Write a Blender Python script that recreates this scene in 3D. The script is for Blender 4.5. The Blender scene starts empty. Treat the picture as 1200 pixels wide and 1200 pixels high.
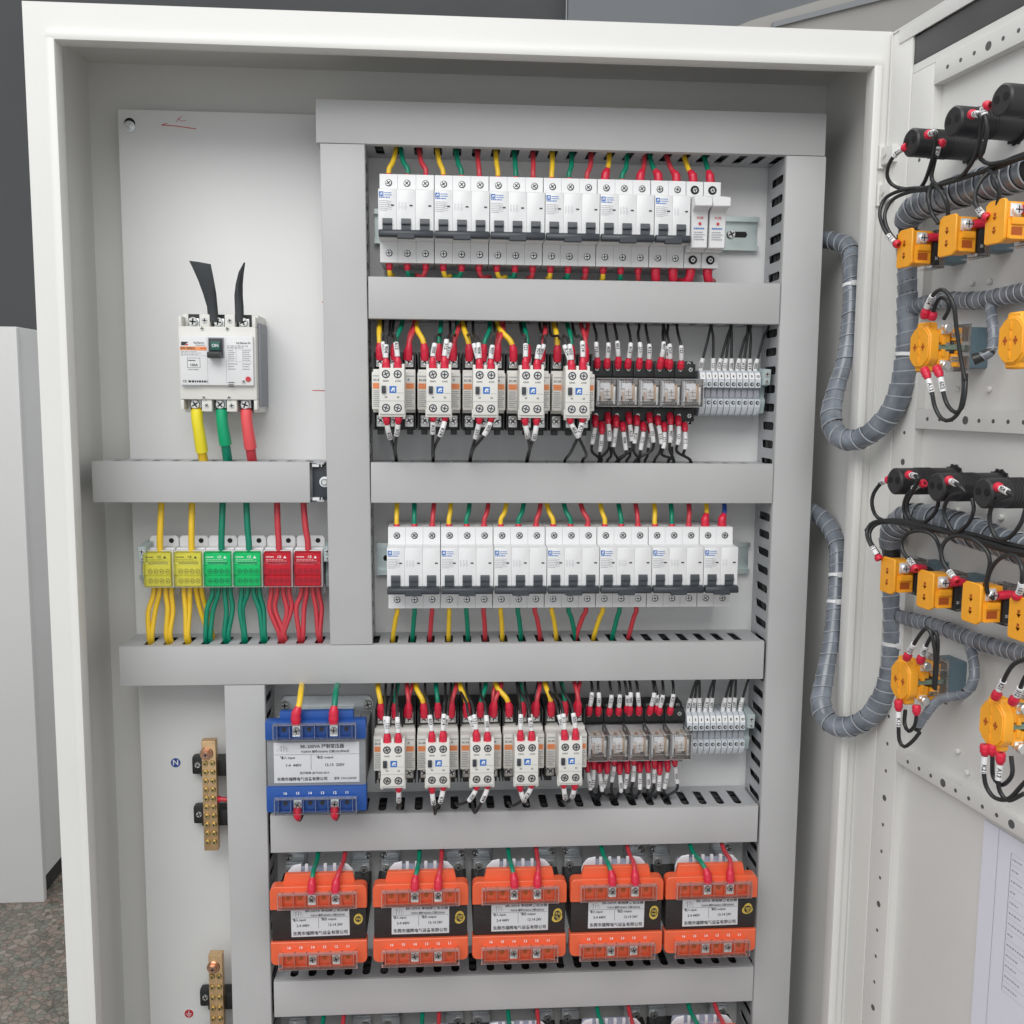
import bpy, bmesh, math, random
from mathutils import Vector, Matrix
random.seed(7)
S = 0.001                                   # everything below is written in millimetres
sc = bpy.context.scene
COL = sc.collection
# ------------------------------------------------------------------ camera
CAMP = Vector((-22.9, -930.4, -342.3)); YAW, PIT, ROL, FPX = 0.0692, -0.1153, 0.0088, 1147.2
def cam_axes():
    cy, sy, cp, sp = math.cos(YAW), math.sin(YAW), math.cos(PIT), math.sin(PIT)
    f = Vector((sy*cp, cy*cp, sp)); r = Vector((cy, -sy, 0)); u = r.cross(f)
    c, s = math.cos(ROL), math.sin(ROL)
    return c*r + s*u, -s*r + c*u, f
AR, AU, AF = cam_axes()
cam = bpy.data.cameras.new('camera'); camo = bpy.data.objects.new('camera', cam); COL.objects.link(camo)
m = Matrix((AR, AU, -AF)).transposed().to_4x4(); m.translation = CAMP*S
camo.matrix_world = m
cam.sensor_width = 36; cam.lens = FPX/1200*36; cam.clip_start = 0.02; cam.clip_end = 100
sc.camera = camo
# ------------------------------------------------------------------ world and lamps (indoor daylight from the open side)
w = bpy.data.worlds.new('World'); sc.world = w; w.use_nodes = True
w.node_tree.nodes['Background'].inputs[0].default_value = (0.93, 0.96, 1.0, 1)
w.node_tree.nodes['Background'].inputs[1].default_value = 0.70
def area(name, loc, target, sx, sy, power, col):
    l = bpy.data.lights.new(name, 'AREA'); l.shape = 'RECTANGLE'; l.size = sx; l.size_y = sy; l.energy = power; l.color = col
    o = bpy.data.objects.new(name, l); COL.objects.link(o); o.location = loc
    o.rotation_euler = (Vector(target)-Vector(loc)).to_track_quat('-Z', 'Y').to_euler(); return o
area('window_light', (-0.75, -2.4, 1.7), (0, 0, -0.6), 3.0, 1.8, 62, (1.0, 0.985, 0.96))
area('ceiling_light', (0.2, 0.6, 2.2), (0.1, 0.4, 0), 3.0, 1.6, 18, (1.0, 0.98, 0.95))
sc.view_settings.view_transform = 'Standard'; sc.view_settings.look = 'None'
sc.view_settings.exposure = 0.27; sc.view_settings.gamma = 1.0
sc.render.resolution_x = 1024; sc.render.resolution_y = 1024

# pixel of the 1200 px photograph -> point on a real plane
def ray(px, py): return (AF + AR*((px-600)/FPX) - AU*((py-600)/FPX))
def at(px, py, Y):
    d = ray(px, py); t = (Y-CAMP.y)/d.y; return CAMP + d*t
W = 392.7; DF = 67.8; DM = 47.6; DP = 128.0; DB = 153.2; HD = 40.75
TH = 1.4272; DU = Vector((math.cos(TH), -math.sin(TH), 0)); DN = Vector((-math.sin(TH), -math.cos(TH), 0)); HG = Vector((W, 0, 0))
def dr(u, wv, z): return HG + DU*u + DN*wv + Vector((0, 0, z))
def atd(px, py, wv):
    d = ray(px, py); p0 = HG + DN*wv; t = (p0-CAMP).dot(DN)/d.dot(DN); P = CAMP + d*t
    return (P-p0).dot(DU), P.z
def dp(px, py, wv):
    u, z = atd(px, py, wv); return dr(u, wv, z)

# ------------------------------------------------------------------ materials
MATS = {}
def mat(name, col, rough=0.5, metal=0.0, bump=0.0, bscale=900, var=0.0, vscale=30, spec=0.5, coat=0.0, alpha_mix=None, noise_stretch=None):
    if name in MATS: return MATS[name]
    m = bpy.data.materials.new(name); m.use_nodes = True; nt = m.node_tree; b = nt.nodes['Principled BSDF']
    b.inputs['Base Color'].default_value = (*col, 1); b.inputs['Roughness'].default_value = rough; b.inputs['Metallic'].default_value = metal
    b.inputs['Specular IOR Level'].default_value = spec; b.inputs['Coat Weight'].default_value = coat
    tc = nt.nodes.new('ShaderNodeTexCoord'); src = tc.outputs['Object']
    if noise_stretch:
        mp = nt.nodes.new('ShaderNodeMapping'); mp.inputs['Scale'].default_value = noise_stretch; nt.links.new(src, mp.inputs[0]); src = mp.outputs[0]
    if var:
        n = nt.nodes.new('ShaderNodeTexNoise'); n.inputs['Scale'].default_value = vscale; n.inputs['Detail'].default_value = 5; nt.links.new(src, n.inputs['Vector'])
        r = nt.nodes.new('ShaderNodeMapRange'); r.inputs['From Min'].default_value = 0.3; r.inputs['From Max'].default_value = 0.7
        r.inputs['To Min'].default_value = 1-var; r.inputs['To Max'].default_value = 1+var*0.6; nt.links.new(n.outputs[0], r.inputs[0])
        mx = nt.nodes.new('ShaderNodeVectorMath'); mx.operation = 'SCALE'; mx.inputs[0].default_value = col; nt.links.new(r.outputs[0], mx.inputs['Scale'])
        nt.links.new(mx.outputs[0], b.inputs['Base Color'])
        r2 = nt.nodes.new('ShaderNodeMapRange'); r2.inputs['To Min'].default_value = max(0.05, rough-0.1); r2.inputs['To Max'].default_value = min(1, rough+0.1)
        nt.links.new(n.outputs[0], r2.inputs[0]); nt.links.new(r2.outputs[0], b.inputs['Roughness'])
    if bump:
        n2 = nt.nodes.new('ShaderNodeTexNoise'); n2.inputs['Scale'].default_value = bscale; n2.inputs['Detail'].default_value = 3; nt.links.new(src, n2.inputs['Vector'])
        bp = nt.nodes.new('ShaderNodeBump'); bp.inputs['Strength'].default_value = bump; bp.inputs['Distance'].default_value = 0.0006
        nt.links.new(n2.outputs[0], bp.inputs['Height']); nt.links.new(bp.outputs[0], b.inputs['Normal'])
    MATS[name] = m; return m
def clear(name, tint, body, amount, rough=0.06):
    m = bpy.data.materials.new(name); m.use_nodes = True; nt = m.node_tree; b = nt.nodes['Principled BSDF']; out = nt.nodes['Material Output']
    b.inputs['Base Color'].default_value = (*body, 1); b.inputs['Roughness'].default_value = max(rough, .15)
    tr = nt.nodes.new('ShaderNodeBsdfTransparent'); tr.inputs[0].default_value = (*tint, 1)
    m1 = nt.nodes.new('ShaderNodeMixShader'); m1.inputs[0].default_value = amount; nt.links.new(tr.outputs[0], m1.inputs[1]); nt.links.new(b.outputs[0], m1.inputs[2])
    gl = nt.nodes.new('ShaderNodeBsdfGlossy'); gl.inputs['Roughness'].default_value = rough
    fr = nt.nodes.new('ShaderNodeFresnel'); fr.inputs[0].default_value = 1.28
    mx = nt.nodes.new('ShaderNodeMixShader'); nt.links.new(fr.outputs[0], mx.inputs[0]); nt.links.new(m1.outputs[0], mx.inputs[1]); nt.links.new(gl.outputs[0], mx.inputs[2])
    nt.links.new(mx.outputs[0], out.inputs[0]); MATS[name] = m; return m
PAINT = mat('white_powder_coat', (0.72, 0.715, 0.69), 0.42, bump=0.16, bscale=420, var=0.03, vscale=6)
PLATE = mat('plate_paint', (0.73, 0.735, 0.725), 0.45, bump=0.10, bscale=380, var=0.04, vscale=5)
DUCT = mat('grey_duct_plastic', (0.475, 0.475, 0.475), 0.46, bump=0.15, bscale=250, var=0.05, vscale=9)
DUCT2 = mat('grey_duct_wall_plastic', (0.46, 0.47, 0.49), 0.42, var=0.03, vscale=20)
WHITE = mat('white_plastic', (0.74, 0.745, 0.75), 0.38, var=0.02, vscale=40)
CREAM = mat('offwhite_plastic', (0.72, 0.71, 0.67), 0.42, var=0.03, vscale=40)
LEDGE = mat('grey_white_plastic', (0.68, 0.67, 0.645), 0.45, var=0.02, vscale=40)
HANDLE = mat('slate_toggle_plastic', (0.036, 0.043, 0.052), 0.42)
TOGG = mat('slate_toggle_lit', (0.058, 0.066, 0.076), 0.4)  # light on the toggles above the bar, put in as a lighter slate
BLACK = mat('black_plastic', (0.024, 0.024, 0.026), 0.4, var=0.1, vscale=50)
RUBBER = mat('black_barrier_card', (0.045, 0.05, 0.055), 0.45, var=0.08, vscale=40)
DARK = mat('dark_hole', (0.004, 0.004, 0.004), 0.7)
SILVER = mat('nickel_screw', (0.74, 0.74, 0.72), 0.32, 0.85, var=0.1, vscale=200)
ZINC = mat('galvanised_steel', (0.88, 0.92, 0.94), 0.32, 0.5, bump=0.2, bscale=80, var=0.12, vscale=35)
RAIL = mat('zinc_rail', (0.60, 0.68, 0.66), 0.33, 1.0, var=0.08, vscale=25)
BRASS = mat('brass', (0.72, 0.49, 0.27), 0.36, 0.8, bump=0.4, bscale=300, var=0.14, vscale=90)
COPPER = mat('copper_bolt', (0.72, 0.44, 0.30), 0.3, 1.0, var=0.1, vscale=100)
YEL = mat('yellow_wire', (0.86, 0.56, 0.03), 0.38, var=0.06, vscale=60)
GRN = mat('green_wire', (0.0, 0.22, 0.13), 0.36, var=0.08, vscale=60)
RED = mat('red_wire', (0.56, 0.045, 0.062), 0.36, var=0.07, vscale=60)
BLU = mat('blue_wire', (0.03, 0.08, 0.35), 0.36)
BLKW = mat('black_wire', (0.022, 0.023, 0.024), 0.38, var=0.1, vscale=60)
BOOT = mat('red_sleeve', (0.66, 0.02, 0.055), 0.33, var=0.08, vscale=150)
MARK = mat('white_number_tube', (0.78, 0.78, 0.78), 0.4)
INK = mat('black_print', (0.03, 0.03, 0.035), 0.6)
GINK = mat('grey_print', (0.30, 0.31, 0.34), 0.6)
BINK = mat('blue_print', (0.03, 0.16, 0.50), 0.5)
RINK = mat('red_print', (0.55, 0.04, 0.05), 0.6)
ORL = mat('orange_print', (0.85, 0.32, 0.12), 0.5)
DORG = mat('moulded_orange_shade', (0.42, 0.09, 0.012), 0.5)
HOLE = mat('punched_hole', (0.10, 0.10, 0.10), 0.7)
BSCR = mat('brass_screw', (0.74, 0.60, 0.26), 0.3, 0.9, var=0.1, vscale=100)
WINK = mat('white_print', (0.8, 0.8, 0.8), 0.5)
ORT = mat('orange_red_plastic', (0.80, 0.136, 0.055), 0.30, var=0.05, vscale=30)
ORB = mat('yellow_orange_plastic', (0.95, 0.41, 0.025), 0.38, var=0.05, vscale=60)
BLT = mat('blue_plastic', (0.018, 0.085, 0.34), 0.38, var=0.05, vscale=30)
CORE = mat('grey_core_steel', (0.30, 0.31, 0.32), 0.5, 0.3, bump=0.6, bscale=300, var=0.06, vscale=30, noise_stretch=(1, 1, 9))
CORED = mat('dark_varnished_core', (0.026, 0.021, 0.021), 0.42, 0.1, bump=0.7, bscale=300, var=0.15, vscale=30, noise_stretch=(1, 1, 9))
LABEL = mat('silver_label', (0.66, 0.67, 0.69), 0.42, var=0.02, vscale=30)
SOCK = mat('black_socket', (0.016, 0.018, 0.018), 0.42)
TERM = mat('grey_terminal_plastic', (0.58, 0.62, 0.66), 0.42, var=0.03, vscale=60)
TERMG = mat('greygreen_bracket', (0.42, 0.50, 0.50), 0.42)
GOLD = mat('gold_sticker', (0.72, 0.52, 0.10), 0.35, 0.3)
BOBB = mat('white_bobbin', (0.74, 0.76, 0.80), 0.4, var=0.04, vscale=60)
COIL = mat('lilac_tape', (0.50, 0.53, 0.66), 0.5, var=0.06, vscale=60)
WRAP = mat('smoky_spiral_wrap', (0.19, 0.215, 0.25), 0.24, var=0.35, vscale=60, coat=0.2)
WRAPE = mat('spiral_wrap_edge_highlight', (0.36, 0.38, 0.41), 0.25, var=0.2, vscale=90)  # highlight along the edges of the translucent wrap, painted as a lighter grey
TIE = mat('white_nylon_tie', (0.74, 0.75, 0.76), 0.35)
PAPER = mat('printed_paper', (0.74, 0.74, 0.82), 0.7, var=0.02, vscale=8)
SLATE = mat('bluegrey_switch_body', (0.13, 0.20, 0.24), 0.45, var=0.05, vscale=40)
CONTACT = mat('copper_contact', (0.75, 0.45, 0.20), 0.35, 0.9)
TEALG = mat('green_handle', (0.01, 0.10, 0.075), 0.35)
CLR = clear('clear_cover', (0.97, 0.97, 0.97), (0.8, 0.8, 0.82), 0.0)
CLRS = clear('smoky_clear_cover', (0.97, 0.965, 0.96), (0.78, 0.76, 0.75), 0.09)
CLRE = clear('clear_cover_edge', (0.95, 0.95, 0.95), (0.9, 0.9, 0.9), 0.16, 0.12)
CYEL = clear('yellow_clear_cover', (0.97, 0.93, 0.35), (0.86, 0.84, 0.14), 0.30)
CGRN = clear('green_clear_cover', (0.12, 0.93, 0.50), (0.01, 0.62, 0.25), 0.28)
CRED = clear('red_clear_cover', (0.93, 0.12, 0.17), (0.70, 0.03, 0.07), 0.30)

# ------------------------------------------------------------------ mesh builder
BOXC = {}
class MB:
    def __init__(s): s.v = []; s.f = []; s.mi = []; s.mats = []
    def mslot(s, m):
        if m not in s.mats: s.mats.append(m)
        return s.mats.index(m)
    def add(s, vs, fs, m):
        o = len(s.v); k = s.mslot(m); s.v.extend([tuple(q) for q in vs])
        for f in fs: s.f.append([o+i for i in f]); s.mi.append(k)
    def box(s, x0, x1, y0, y1, z0, z1, m, bev=0.0):
        if x0 > x1: x0, x1 = x1, x0
        if y0 > y1: y0, y1 = y1, y0
        if z0 > z1: z0, z1 = z1, z0
        if bev <= 0:
            s.add([(x0,y0,z0),(x1,y0,z0),(x1,y1,z0),(x0,y1,z0),(x0,y0,z1),(x1,y0,z1),(x1,y1,z1),(x0,y1,z1)],
                  [(0,3,2,1),(4,5,6,7),(0,1,5,4),(1,2,6,5),(2,3,7,6),(3,0,4,7)], m); return
        bm = bmesh.new(); bmesh.ops.create_cube(bm, size=1)
        for q in bm.verts: q.co = Vector(((x0+x1)/2+q.co.x*(x1-x0), (y0+y1)/2+q.co.y*(y1-y0), (z0+z1)/2+q.co.z*(z1-z0)))
        bev = min(bev, (x1-x0)*.45, (y1-y0)*.45, (z1-z0)*.45)
        bmesh.ops.bevel(bm, geom=list(bm.edges), offset=bev, segments=2, affect='EDGES', profile=0.6)
        s.frombm(bm, m)
    def frombm(s, bm, m, M=None):
        bm.verts.index_update()
        s.add([(M @ q.co) if M else q.co.copy() for q in bm.verts], [[q.index for q in f.verts] for f in bm.faces], m); bm.free()
    def prism(s, prof, a0, a1, m, axis='x', bev=0.0):
        # prof: closed 2-D outline; axis x: (y,z), axis y: (x,z), axis z: (x,y)
        n = len(prof)
        def P(q, a): return {'x': (a, q[0], q[1]), 'y': (q[0], a, q[1]), 'z': (q[0], q[1], a)}[axis]
        bm = bmesh.new(); A = [bm.verts.new(P(q, a0)) for q in prof]; B = [bm.verts.new(P(q, a1)) for q in prof]
        bm.faces.new(A); bm.faces.new(B[::-1])
        for i in range(n): bm.faces.new((A[i], B[i], B[(i+1) % n], A[(i+1) % n]))
        bmesh.ops.recalc_face_normals(bm, faces=bm.faces)
        if bev: bmesh.ops.bevel(bm, geom=list(bm.edges), offset=bev, segments=1, affect='EDGES')
        s.frombm(bm, m)
    def cyl(s, c, r, h, m, axis='y', n=16, r2=None, bev=0):
        # from c towards +axis by h
        r2 = r if r2 is None else r2
        rings = [(0, r), (h, r2)]
        if bev: rings = [(0, r-bev), (bev*(1 if h > 0 else -1), r), (h-bev*(1 if h > 0 else -1), r2), (h, r2-bev)]
        vs = []
        for (t, rr) in rings:
            for i in range(n):
                a = 2*math.pi*i/n; p, q = rr*math.cos(a), rr*math.sin(a)
                vs.append({'y': (c[0]+p, c[1]+t, c[2]+q), 'x': (c[0]+t, c[1]+p, c[2]+q), 'z': (c[0]+p, c[1]+q, c[2]+t)}[axis])
        fs = []
        for k in range(len(rings)-1):
            for i in range(n): fs.append((k*n+i, k*n+(i+1) % n, (k+1)*n+(i+1) % n, (k+1)*n+i))
        fs.append(tuple(range(n))[::-1]); fs.append(tuple((len(rings)-1)*n+i for i in range(n)))
        s.add(vs, fs, m)
    def screw(s, x, z, y, r, m=None, slot=True):
        # cross-head screw facing -y, head front at y
        s.cyl((x, y+1.6, z), r, -1.6, m or SILVER, 'y', 14, r*0.86)
        if slot:
            a = random.uniform(0, math.pi/2)
            for k in (0, math.pi/2):
                c, t = math.cos(a+k), math.sin(a+k); L, B = r*0.72, r*0.16
                pts = [(-L,-B),(L,-B),(L,B),(-L,B)]
                s.add([(x+p*c-q*t, y-0.12, z+p*t+q*c) for p, q in pts], [(0,1,2,3)], INK)
    def tube(s, pts, r, m, n=8, cap=True, rfun=None):
        pts = [Vector(p) for p in pts]; N = len(pts); vs = []; up = None
        for i, p in enumerate(pts):
            t = (pts[min(i+1, N-1)]-pts[max(i-1, 0)]).normalized()
            if up is None:
                up = t.cross(Vector((0.3, 1, 0.2))).normalized()
            up = (up - t*up.dot(t)).normalized(); sd = t.cross(up)
            rr = rfun(i/(N-1)) if rfun else r
            for k in range(n):
                a = 2*math.pi*k/n; vs.append(p+up*(rr*math.cos(a))+sd*(rr*math.sin(a)))
        fs = [(i*n+k, i*n+(k+1) % n, (i+1)*n+(k+1) % n, (i+1)*n+k) for i in range(N-1) for k in range(n)]
        if cap: fs.append(tuple(range(n))[::-1]); fs.append(tuple((N-1)*n+k for k in range(n)))
        s.add(vs, fs, m)
    def quad(s, x0, x1, z0, z1, y, m): s.add([(x0,y,z0),(x1,y,z0),(x1,y,z1),(x0,y,z1)], [(0,1,2,3)], m)
    def text(s, txt, x, z, y, size, m, align='CENTER', sx=1.0, M=None):
        vs, fs = textmesh(txt, align)
        if M is None: s.add([(x+a*size*sx, y, z+b*size) for a, b in vs], fs, m)
        else: s.add([M @ Vector((a*size*sx, 0, b*size)) for a, b in vs], fs, m)
    def lines(s, x0, x1, z0, z1, y, n, m, fill=0.5, seed=0):
        # fine print too small to read: broken dashes
        rg = random.Random(seed*31+n); h = (z1-z0)/n
        for k in range(n):
            zz = z1-(k+0.5)*h; x = x0
            xe = x1-(x1-x0)*rg.uniform(0, .35)
            while x < xe:
                L = rg.uniform(0.05, 0.16)*(x1-x0); s.quad(x, min(x+L, x1), zz-h*fill/2, zz+h*fill/2, y, m); x += L+0.035*(x1-x0)
    def xform(s, M, start=0): 
        for i in range(start, len(s.v)): s.v[i] = tuple(M @ Vector(s.v[i]))
    def mesh(s, name, ang=35):
        me = bpy.data.meshes.new(name); me.from_pydata([(a*S, b*S, c*S) for a, b, c in s.v], [], s.f)
        for q in s.mats: me.materials.append(q)
        me.polygons.foreach_set('material_index', s.mi)
        me.polygons.foreach_set('use_smooth', [True]*len(s.f)); me.update(); me.set_sharp_from_angle(angle=math.radians(ang))
        return me
    def obj(s, name, parent=None, loc=(0,0,0), ang=35):
        o = bpy.data.objects.new(name, s.mesh(name, ang)); COL.objects.link(o)
        if parent: o.parent = parent
        o.location = Vector(loc)*S; return o
TXT = {}
def textmesh(t, align):
    if (t, align) in TXT: return TXT[(t, align)]
    cu = bpy.data.curves.new('txt', 'FONT'); cu.body = t; cu.size = 1.0; cu.align_x = align; cu.align_y = 'CENTER'; cu.resolution_u = 2; cu.offset = 0.018
    ob = bpy.data.objects.new('txt', cu); COL.objects.link(ob); bpy.context.view_layer.update()
    me = ob.evaluated_get(bpy.context.evaluated_depsgraph_get()).to_mesh()
    r = ([(v.co.x, v.co.y) for v in me.vertices], [list(p.vertices) for p in me.polygons])
    bpy.data.objects.remove(ob); bpy.data.curves.remove(cu); TXT[(t, align)] = r; return r

def tag(o, label=None, cat=None, group=None, kind=None):
    if label: o['label'] = label
    if cat: o['category'] = cat
    if group: o['group'] = group
    if kind: o['kind'] = kind
    return o
def empty(name, loc=(0,0,0)):
    o = bpy.data.objects.new(name, None); COL.objects.link(o); o.location = Vector(loc)*S; o.empty_display_size = 0.01; return o
def copy_tree(o, parent=None):
    c = o.copy(); COL.objects.link(c)
    if parent: c.parent = parent
    for ch in list(o.children):
        copy_tree(ch, c)
    return c
ORD = ['first','second','third','fourth','fifth','sixth','seventh','eighth','ninth','tenth','eleventh','twelfth','thirteenth','fourteenth','fifteenth','sixteenth','seventeenth','eighteenth','nineteenth','twentieth']
PL5 = ['leftmost', 'second', 'middle', 'fourth', 'rightmost']
def nth(i, n):
    if i == 0: return 'leftmost'
    if i == n-1: return 'rightmost'
    return ORD[i]

# ------------------------------------------------------------------ wires
def spline(ctrl, step=3.0):
    P = [Vector(p) for p in ctrl]; P = [2*P[0]-P[1]]+P+[2*P[-1]-P[-2]]; out = []
    for i in range(1, len(P)-2):
        a, b, c, d = P[i-1:i+3]; n = max(2, int((c-b).length/step))
        for k in range(n):
            t = k/n
            out.append(0.5*((2*b)+(c-a)*t+(2*a-5*b+4*c-d)*t*t+(3*b-a-3*c+d)*t**3))
    out.append(P[-2].copy()); return out
def cut(path, l0, l1):
    out = []; L = 0
    for i in range(len(path)-1):
        a, b = path[i], path[i+1]; d = (b-a).length
        if d == 0: continue
        for q in (l0, l1):
            if L <= q < L+d: out.append((q, a.lerp(b, (q-L)/d)))
        if l0 < L+d < l1: out.append((L+d, b.copy()))
        L += d
    out.sort(key=lambda e: e[0]); return [e[1] for e in out]
MARKS = ['101','603','K14','121','904','K12','211','A13','907','K21','312','005']
def wire(ctrl, r, m, label, group, boot=None, bootr=None, marker=None, boot_end=None, marker_end=None, name='wire', cat='wire', markr=None, origin=None, bmat=None, mtxt=None):
    """boot / marker = lengths measured from the first point; *_end the same from the last point"""
    path = spline(ctrl); o0 = path[0].copy(); loc = [p-o0 for p in path]
    b = MB(); b.tube(loc, r, m, 10 if r > 2 else 8)
    o = b.obj(name, None, o0, 60); tag(o, label, cat, group)
    def deco(pl, bl, ml):
        base = 0
        if bl:
            k = MB(); seg = cut(pl, 0.0, bl)
            if len(seg) > 1:
                br = bootr or r*1.5
                k.tube(resamp(seg, 9), br, bmat or BOOT, 10, True, lambda t: br*(1.0 if t < 0.12 else (1.12-0.06*math.sin(t*16) if t < 0.75 else 1.0-0.28*(t-0.75)/0.25)))
                k.obj('crimp_sleeve', o, (0,0,0), 60); base = bl
        if ml:
            k = MB(); seg = cut(pl, base+0.6, base+0.6+ml)
            if len(seg) > 1:
                mr = markr or r*1.55
                k.tube(resamp(seg, 6), mr, MARK, 12)
                mid = seg[len(seg)//2]; ax = (seg[-1]-seg[0]).normalized()
                if ax.z > 0: ax = -ax
                view = ((CAMP) - (mid+o0)).normalized(); view = (view-ax*view.dot(ax)).normalized(); xx = view.cross(ax)
                M = Matrix((ax, -view, -xx)).transposed().to_4x4(); M.translation = mid+view*(mr*1.04)
                # text runs along the tube
                M2 = Matrix((ax, -view, ax.cross(-view))).transposed().to_4x4(); M2.translation = mid+view*(mr*1.03)
                k.text(mtxt or random.choice(MARKS), 0, 0, 0, mr*1.75, INK, 'CENTER', 1.0, M2)
                k.obj('number_tube', o, (0,0,0), 60)
    deco(loc, boot, marker); deco(loc[::-1], boot_end, marker_end)
    return o
def resamp(seg, n):
    L = [0]
    for i in range(len(seg)-1): L.append(L[-1]+(seg[i+1]-seg[i]).length)
    out = []
    for k in range(n):
        q = L[-1]*k/(n-1); i = 0
        while i < len(L)-2 and L[i+1] < q: i += 1
        d = L[i+1]-L[i]; out.append(seg[i].lerp(seg[i+1], (q-L[i])/d if d > 1e-9 else 0))
    return out

# ================================================================== ROOM
FZ = -1800.0
b = MB(); b.box(-6000, 6000, -3500, 6000, FZ-20, FZ, None)
FLOOR = mat('terrazzo_floor', (0.16, 0.145, 0.125), 0.35)
def floor_mat():
    nt = FLOOR.node_tree; bs = nt.nodes['Principled BSDF']; tc = nt.nodes.new('ShaderNodeTexCoord')
    vo = nt.nodes.new('ShaderNodeTexVoronoi'); vo.inputs['Scale'].default_value = 55; nt.links.new(tc.outputs['Object'], vo.inputs['Vector'])
    ve = nt.nodes.new('ShaderNodeTexVoronoi'); ve.feature = 'DISTANCE_TO_EDGE'; ve.inputs['Scale'].default_value = 55; nt.links.new(tc.outputs['Object'], ve.inputs['Vector'])
    sp = nt.nodes.new('ShaderNodeSeparateColor'); nt.links.new(vo.outputs['Color'], sp.inputs[0])
    cr = nt.nodes.new('ShaderNodeValToRGB'); e = cr.color_ramp.elements
    e[0].color = (0.145, 0.125, 0.10, 1); e[1].color = (0.31, 0.275, 0.23, 1)
    q = cr.color_ramp.elements.new(0.3); q.color = (0.195, 0.20, 0.165, 1); q = cr.color_ramp.elements.new(0.75); q.color = (0.25, 0.19, 0.155, 1)
    nt.links.new(sp.outputs[0], cr.inputs[0])
    er = nt.nodes.new('ShaderNodeMapRange'); er.inputs['From Max'].default_value = 0.12; er.inputs['To Min'].default_value = 0.45; nt.links.new(ve.outputs[0], er.inputs[0])
    mx = nt.nodes.new('ShaderNodeVectorMath'); mx.operation = 'SCALE'; nt.links.new(cr.outputs[0], mx.inputs[0]); nt.links.new(er.outputs[0], mx.inputs['Scale'])
    nt.links.new(mx.outputs[0], bs.inputs['Base Color'])
floor_mat(); b.mats = [FLOOR]; tag(b.obj('floor'), kind='structure')
BWALL = mat('dark_grey_wall', (0.10, 0.102, 0.105), 0.7, var=0.15, vscale=1.2)
BWALL2 = mat('bluegrey_wall', (0.25, 0.26, 0.27), 0.7, var=0.08, vscale=1.5)
b = MB(); b.box(-6000, 700, 5200, 5300, FZ, 4200, BWALL); tag(b.obj('back_wall'), kind='structure')
b = MB(); b.box(702, 6000, 5100, 5200, FZ, 4200, BWALL2); tag(b.obj('side_bay_wall'), kind='structure')
# neighbouring cabinet at the left
pr = at(56, 1052, 0); d = ray(56, 1052); t = (FZ-CAMP.z)/d.z; NB = CAMP+d*t
e = empty('steel_cabinet', (NB.x-400, NB.y, FZ)); tag(e, 'plain light grey steel cabinet standing on the terrazzo floor at far left', 'cabinet')
NBH = (at(40, 383, NB.y).z-FZ)
NP = mat('neighbour_paint', (0.66, 0.66, 0.645), 0.4, bump=0.2, bscale=200, var=0.03, vscale=3)
b = MB(); b.box(-500, 392, 0, 500, 60, NBH, NP, 4); b.obj('body', e)
b = MB(); b.box(-498, 400, -26, -4, 0, NBH-4, NP, 3); b.obj('door', e)
b = MB(); b.box(396, 470, 300, 330, 110, NBH-60, NP, 2); b.obj('side_flange', e)
b = MB(); b.box(-480, 380, 30, 470, 0, 60, BLACK); b.obj('plinth', e)
# roof panel and lamp trough seen above the cabinet at the right
e = empty('roof_beam', at(1000, -40, 2600)); tag(e, 'pale beige sloping ceiling beam above the cabinet near the open door', 'beam')
o0 = at(1000, -40, 2600)
BEI = mat('beige_panel', (0.36, 0.345, 0.32), 0.6, var=0.06, vscale=3)
b = MB()
pa, pb, pc, pd = at(880, 24, 2600)-o0, at(2400, -420, 2600)-o0, at(2400, -120, 2600)-o0, at(760, 74, 2600)-o0
b.prism([(pa.x, pa.z), (pb.x, pb.z), (pc.x, pc.z), (pd.x, pd.z)], 0, 60, BEI, 'y'); b.obj('panel', e)
b = MB(); pa, pb, pc, pd = at(905, 27, 2590)-o0, at(2400, -365, 2590)-o0, at(2400, -345, 2590)-o0, at(905, 33, 2590)-o0
b.prism([(pa.x, pa.z), (pb.x, pb.z), (pc.x, pc.z), (pd.x, pd.z)], -20, -6, BWALL2, 'y'); b.obj('groove_strip', e)

# ================================================================== CABINET
CB = empty('control_cabinet', (0, 150, FZ))
tag(CB, 'tall white powder coated control cabinet standing open with its door swung out', 'cabinet')
cz = -FZ   # local z of world zero
def cl(v): return v   # world mm -> local handled with offsets
def cobj(b, name, parent=CB):
    base = Vector((0, 150, FZ))
    for i, q in enumerate(b.v): b.v[i] = (q[0]-base.x, q[1]-base.y, q[2]-base.z)
    return b.obj(name, parent)
zb = FZ+60
b = MB(); b.box(-W, W, DB, DB+2, zb, 0, PAINT); cobj(b, 'back_panel')
LL, LR, LT = 28.0, 17.5, 28.0   # widths of the front face
b = MB()
b.box(-W, -W+2, 2, DB, zb, -0.5, PAINT); b.box(-W, -W+LL-7, 0, 2, zb, 0, PAINT); b.box(-W+LL-8, -W+LL, -5, 14, zb, -LT-2, PAINT, 2.2); cobj(b, 'side_panel')
b = MB()
b.box(W-2, W, 2, DB, zb, -0.5, PAINT); b.box(W-LR+7, W, 0, 2, zb, 0, PAINT); b.box(W-LR, W-LR+8, -5, 14, zb, -LT-2, PAINT, 2.2); cobj(b, 'side_panel')
b = MB()
b.box(-W+2, W-2, 2, DB, -2, 0, PAINT); b.box(-W+LL-7, W-LR+7, 0, 2, -LT+2, 0, PAINT); b.box(-W+LL-8, W-LR+8, -5, 14, -LT-5, -LT+3, PAINT, 2.2); cobj(b, 'top_panel')
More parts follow.
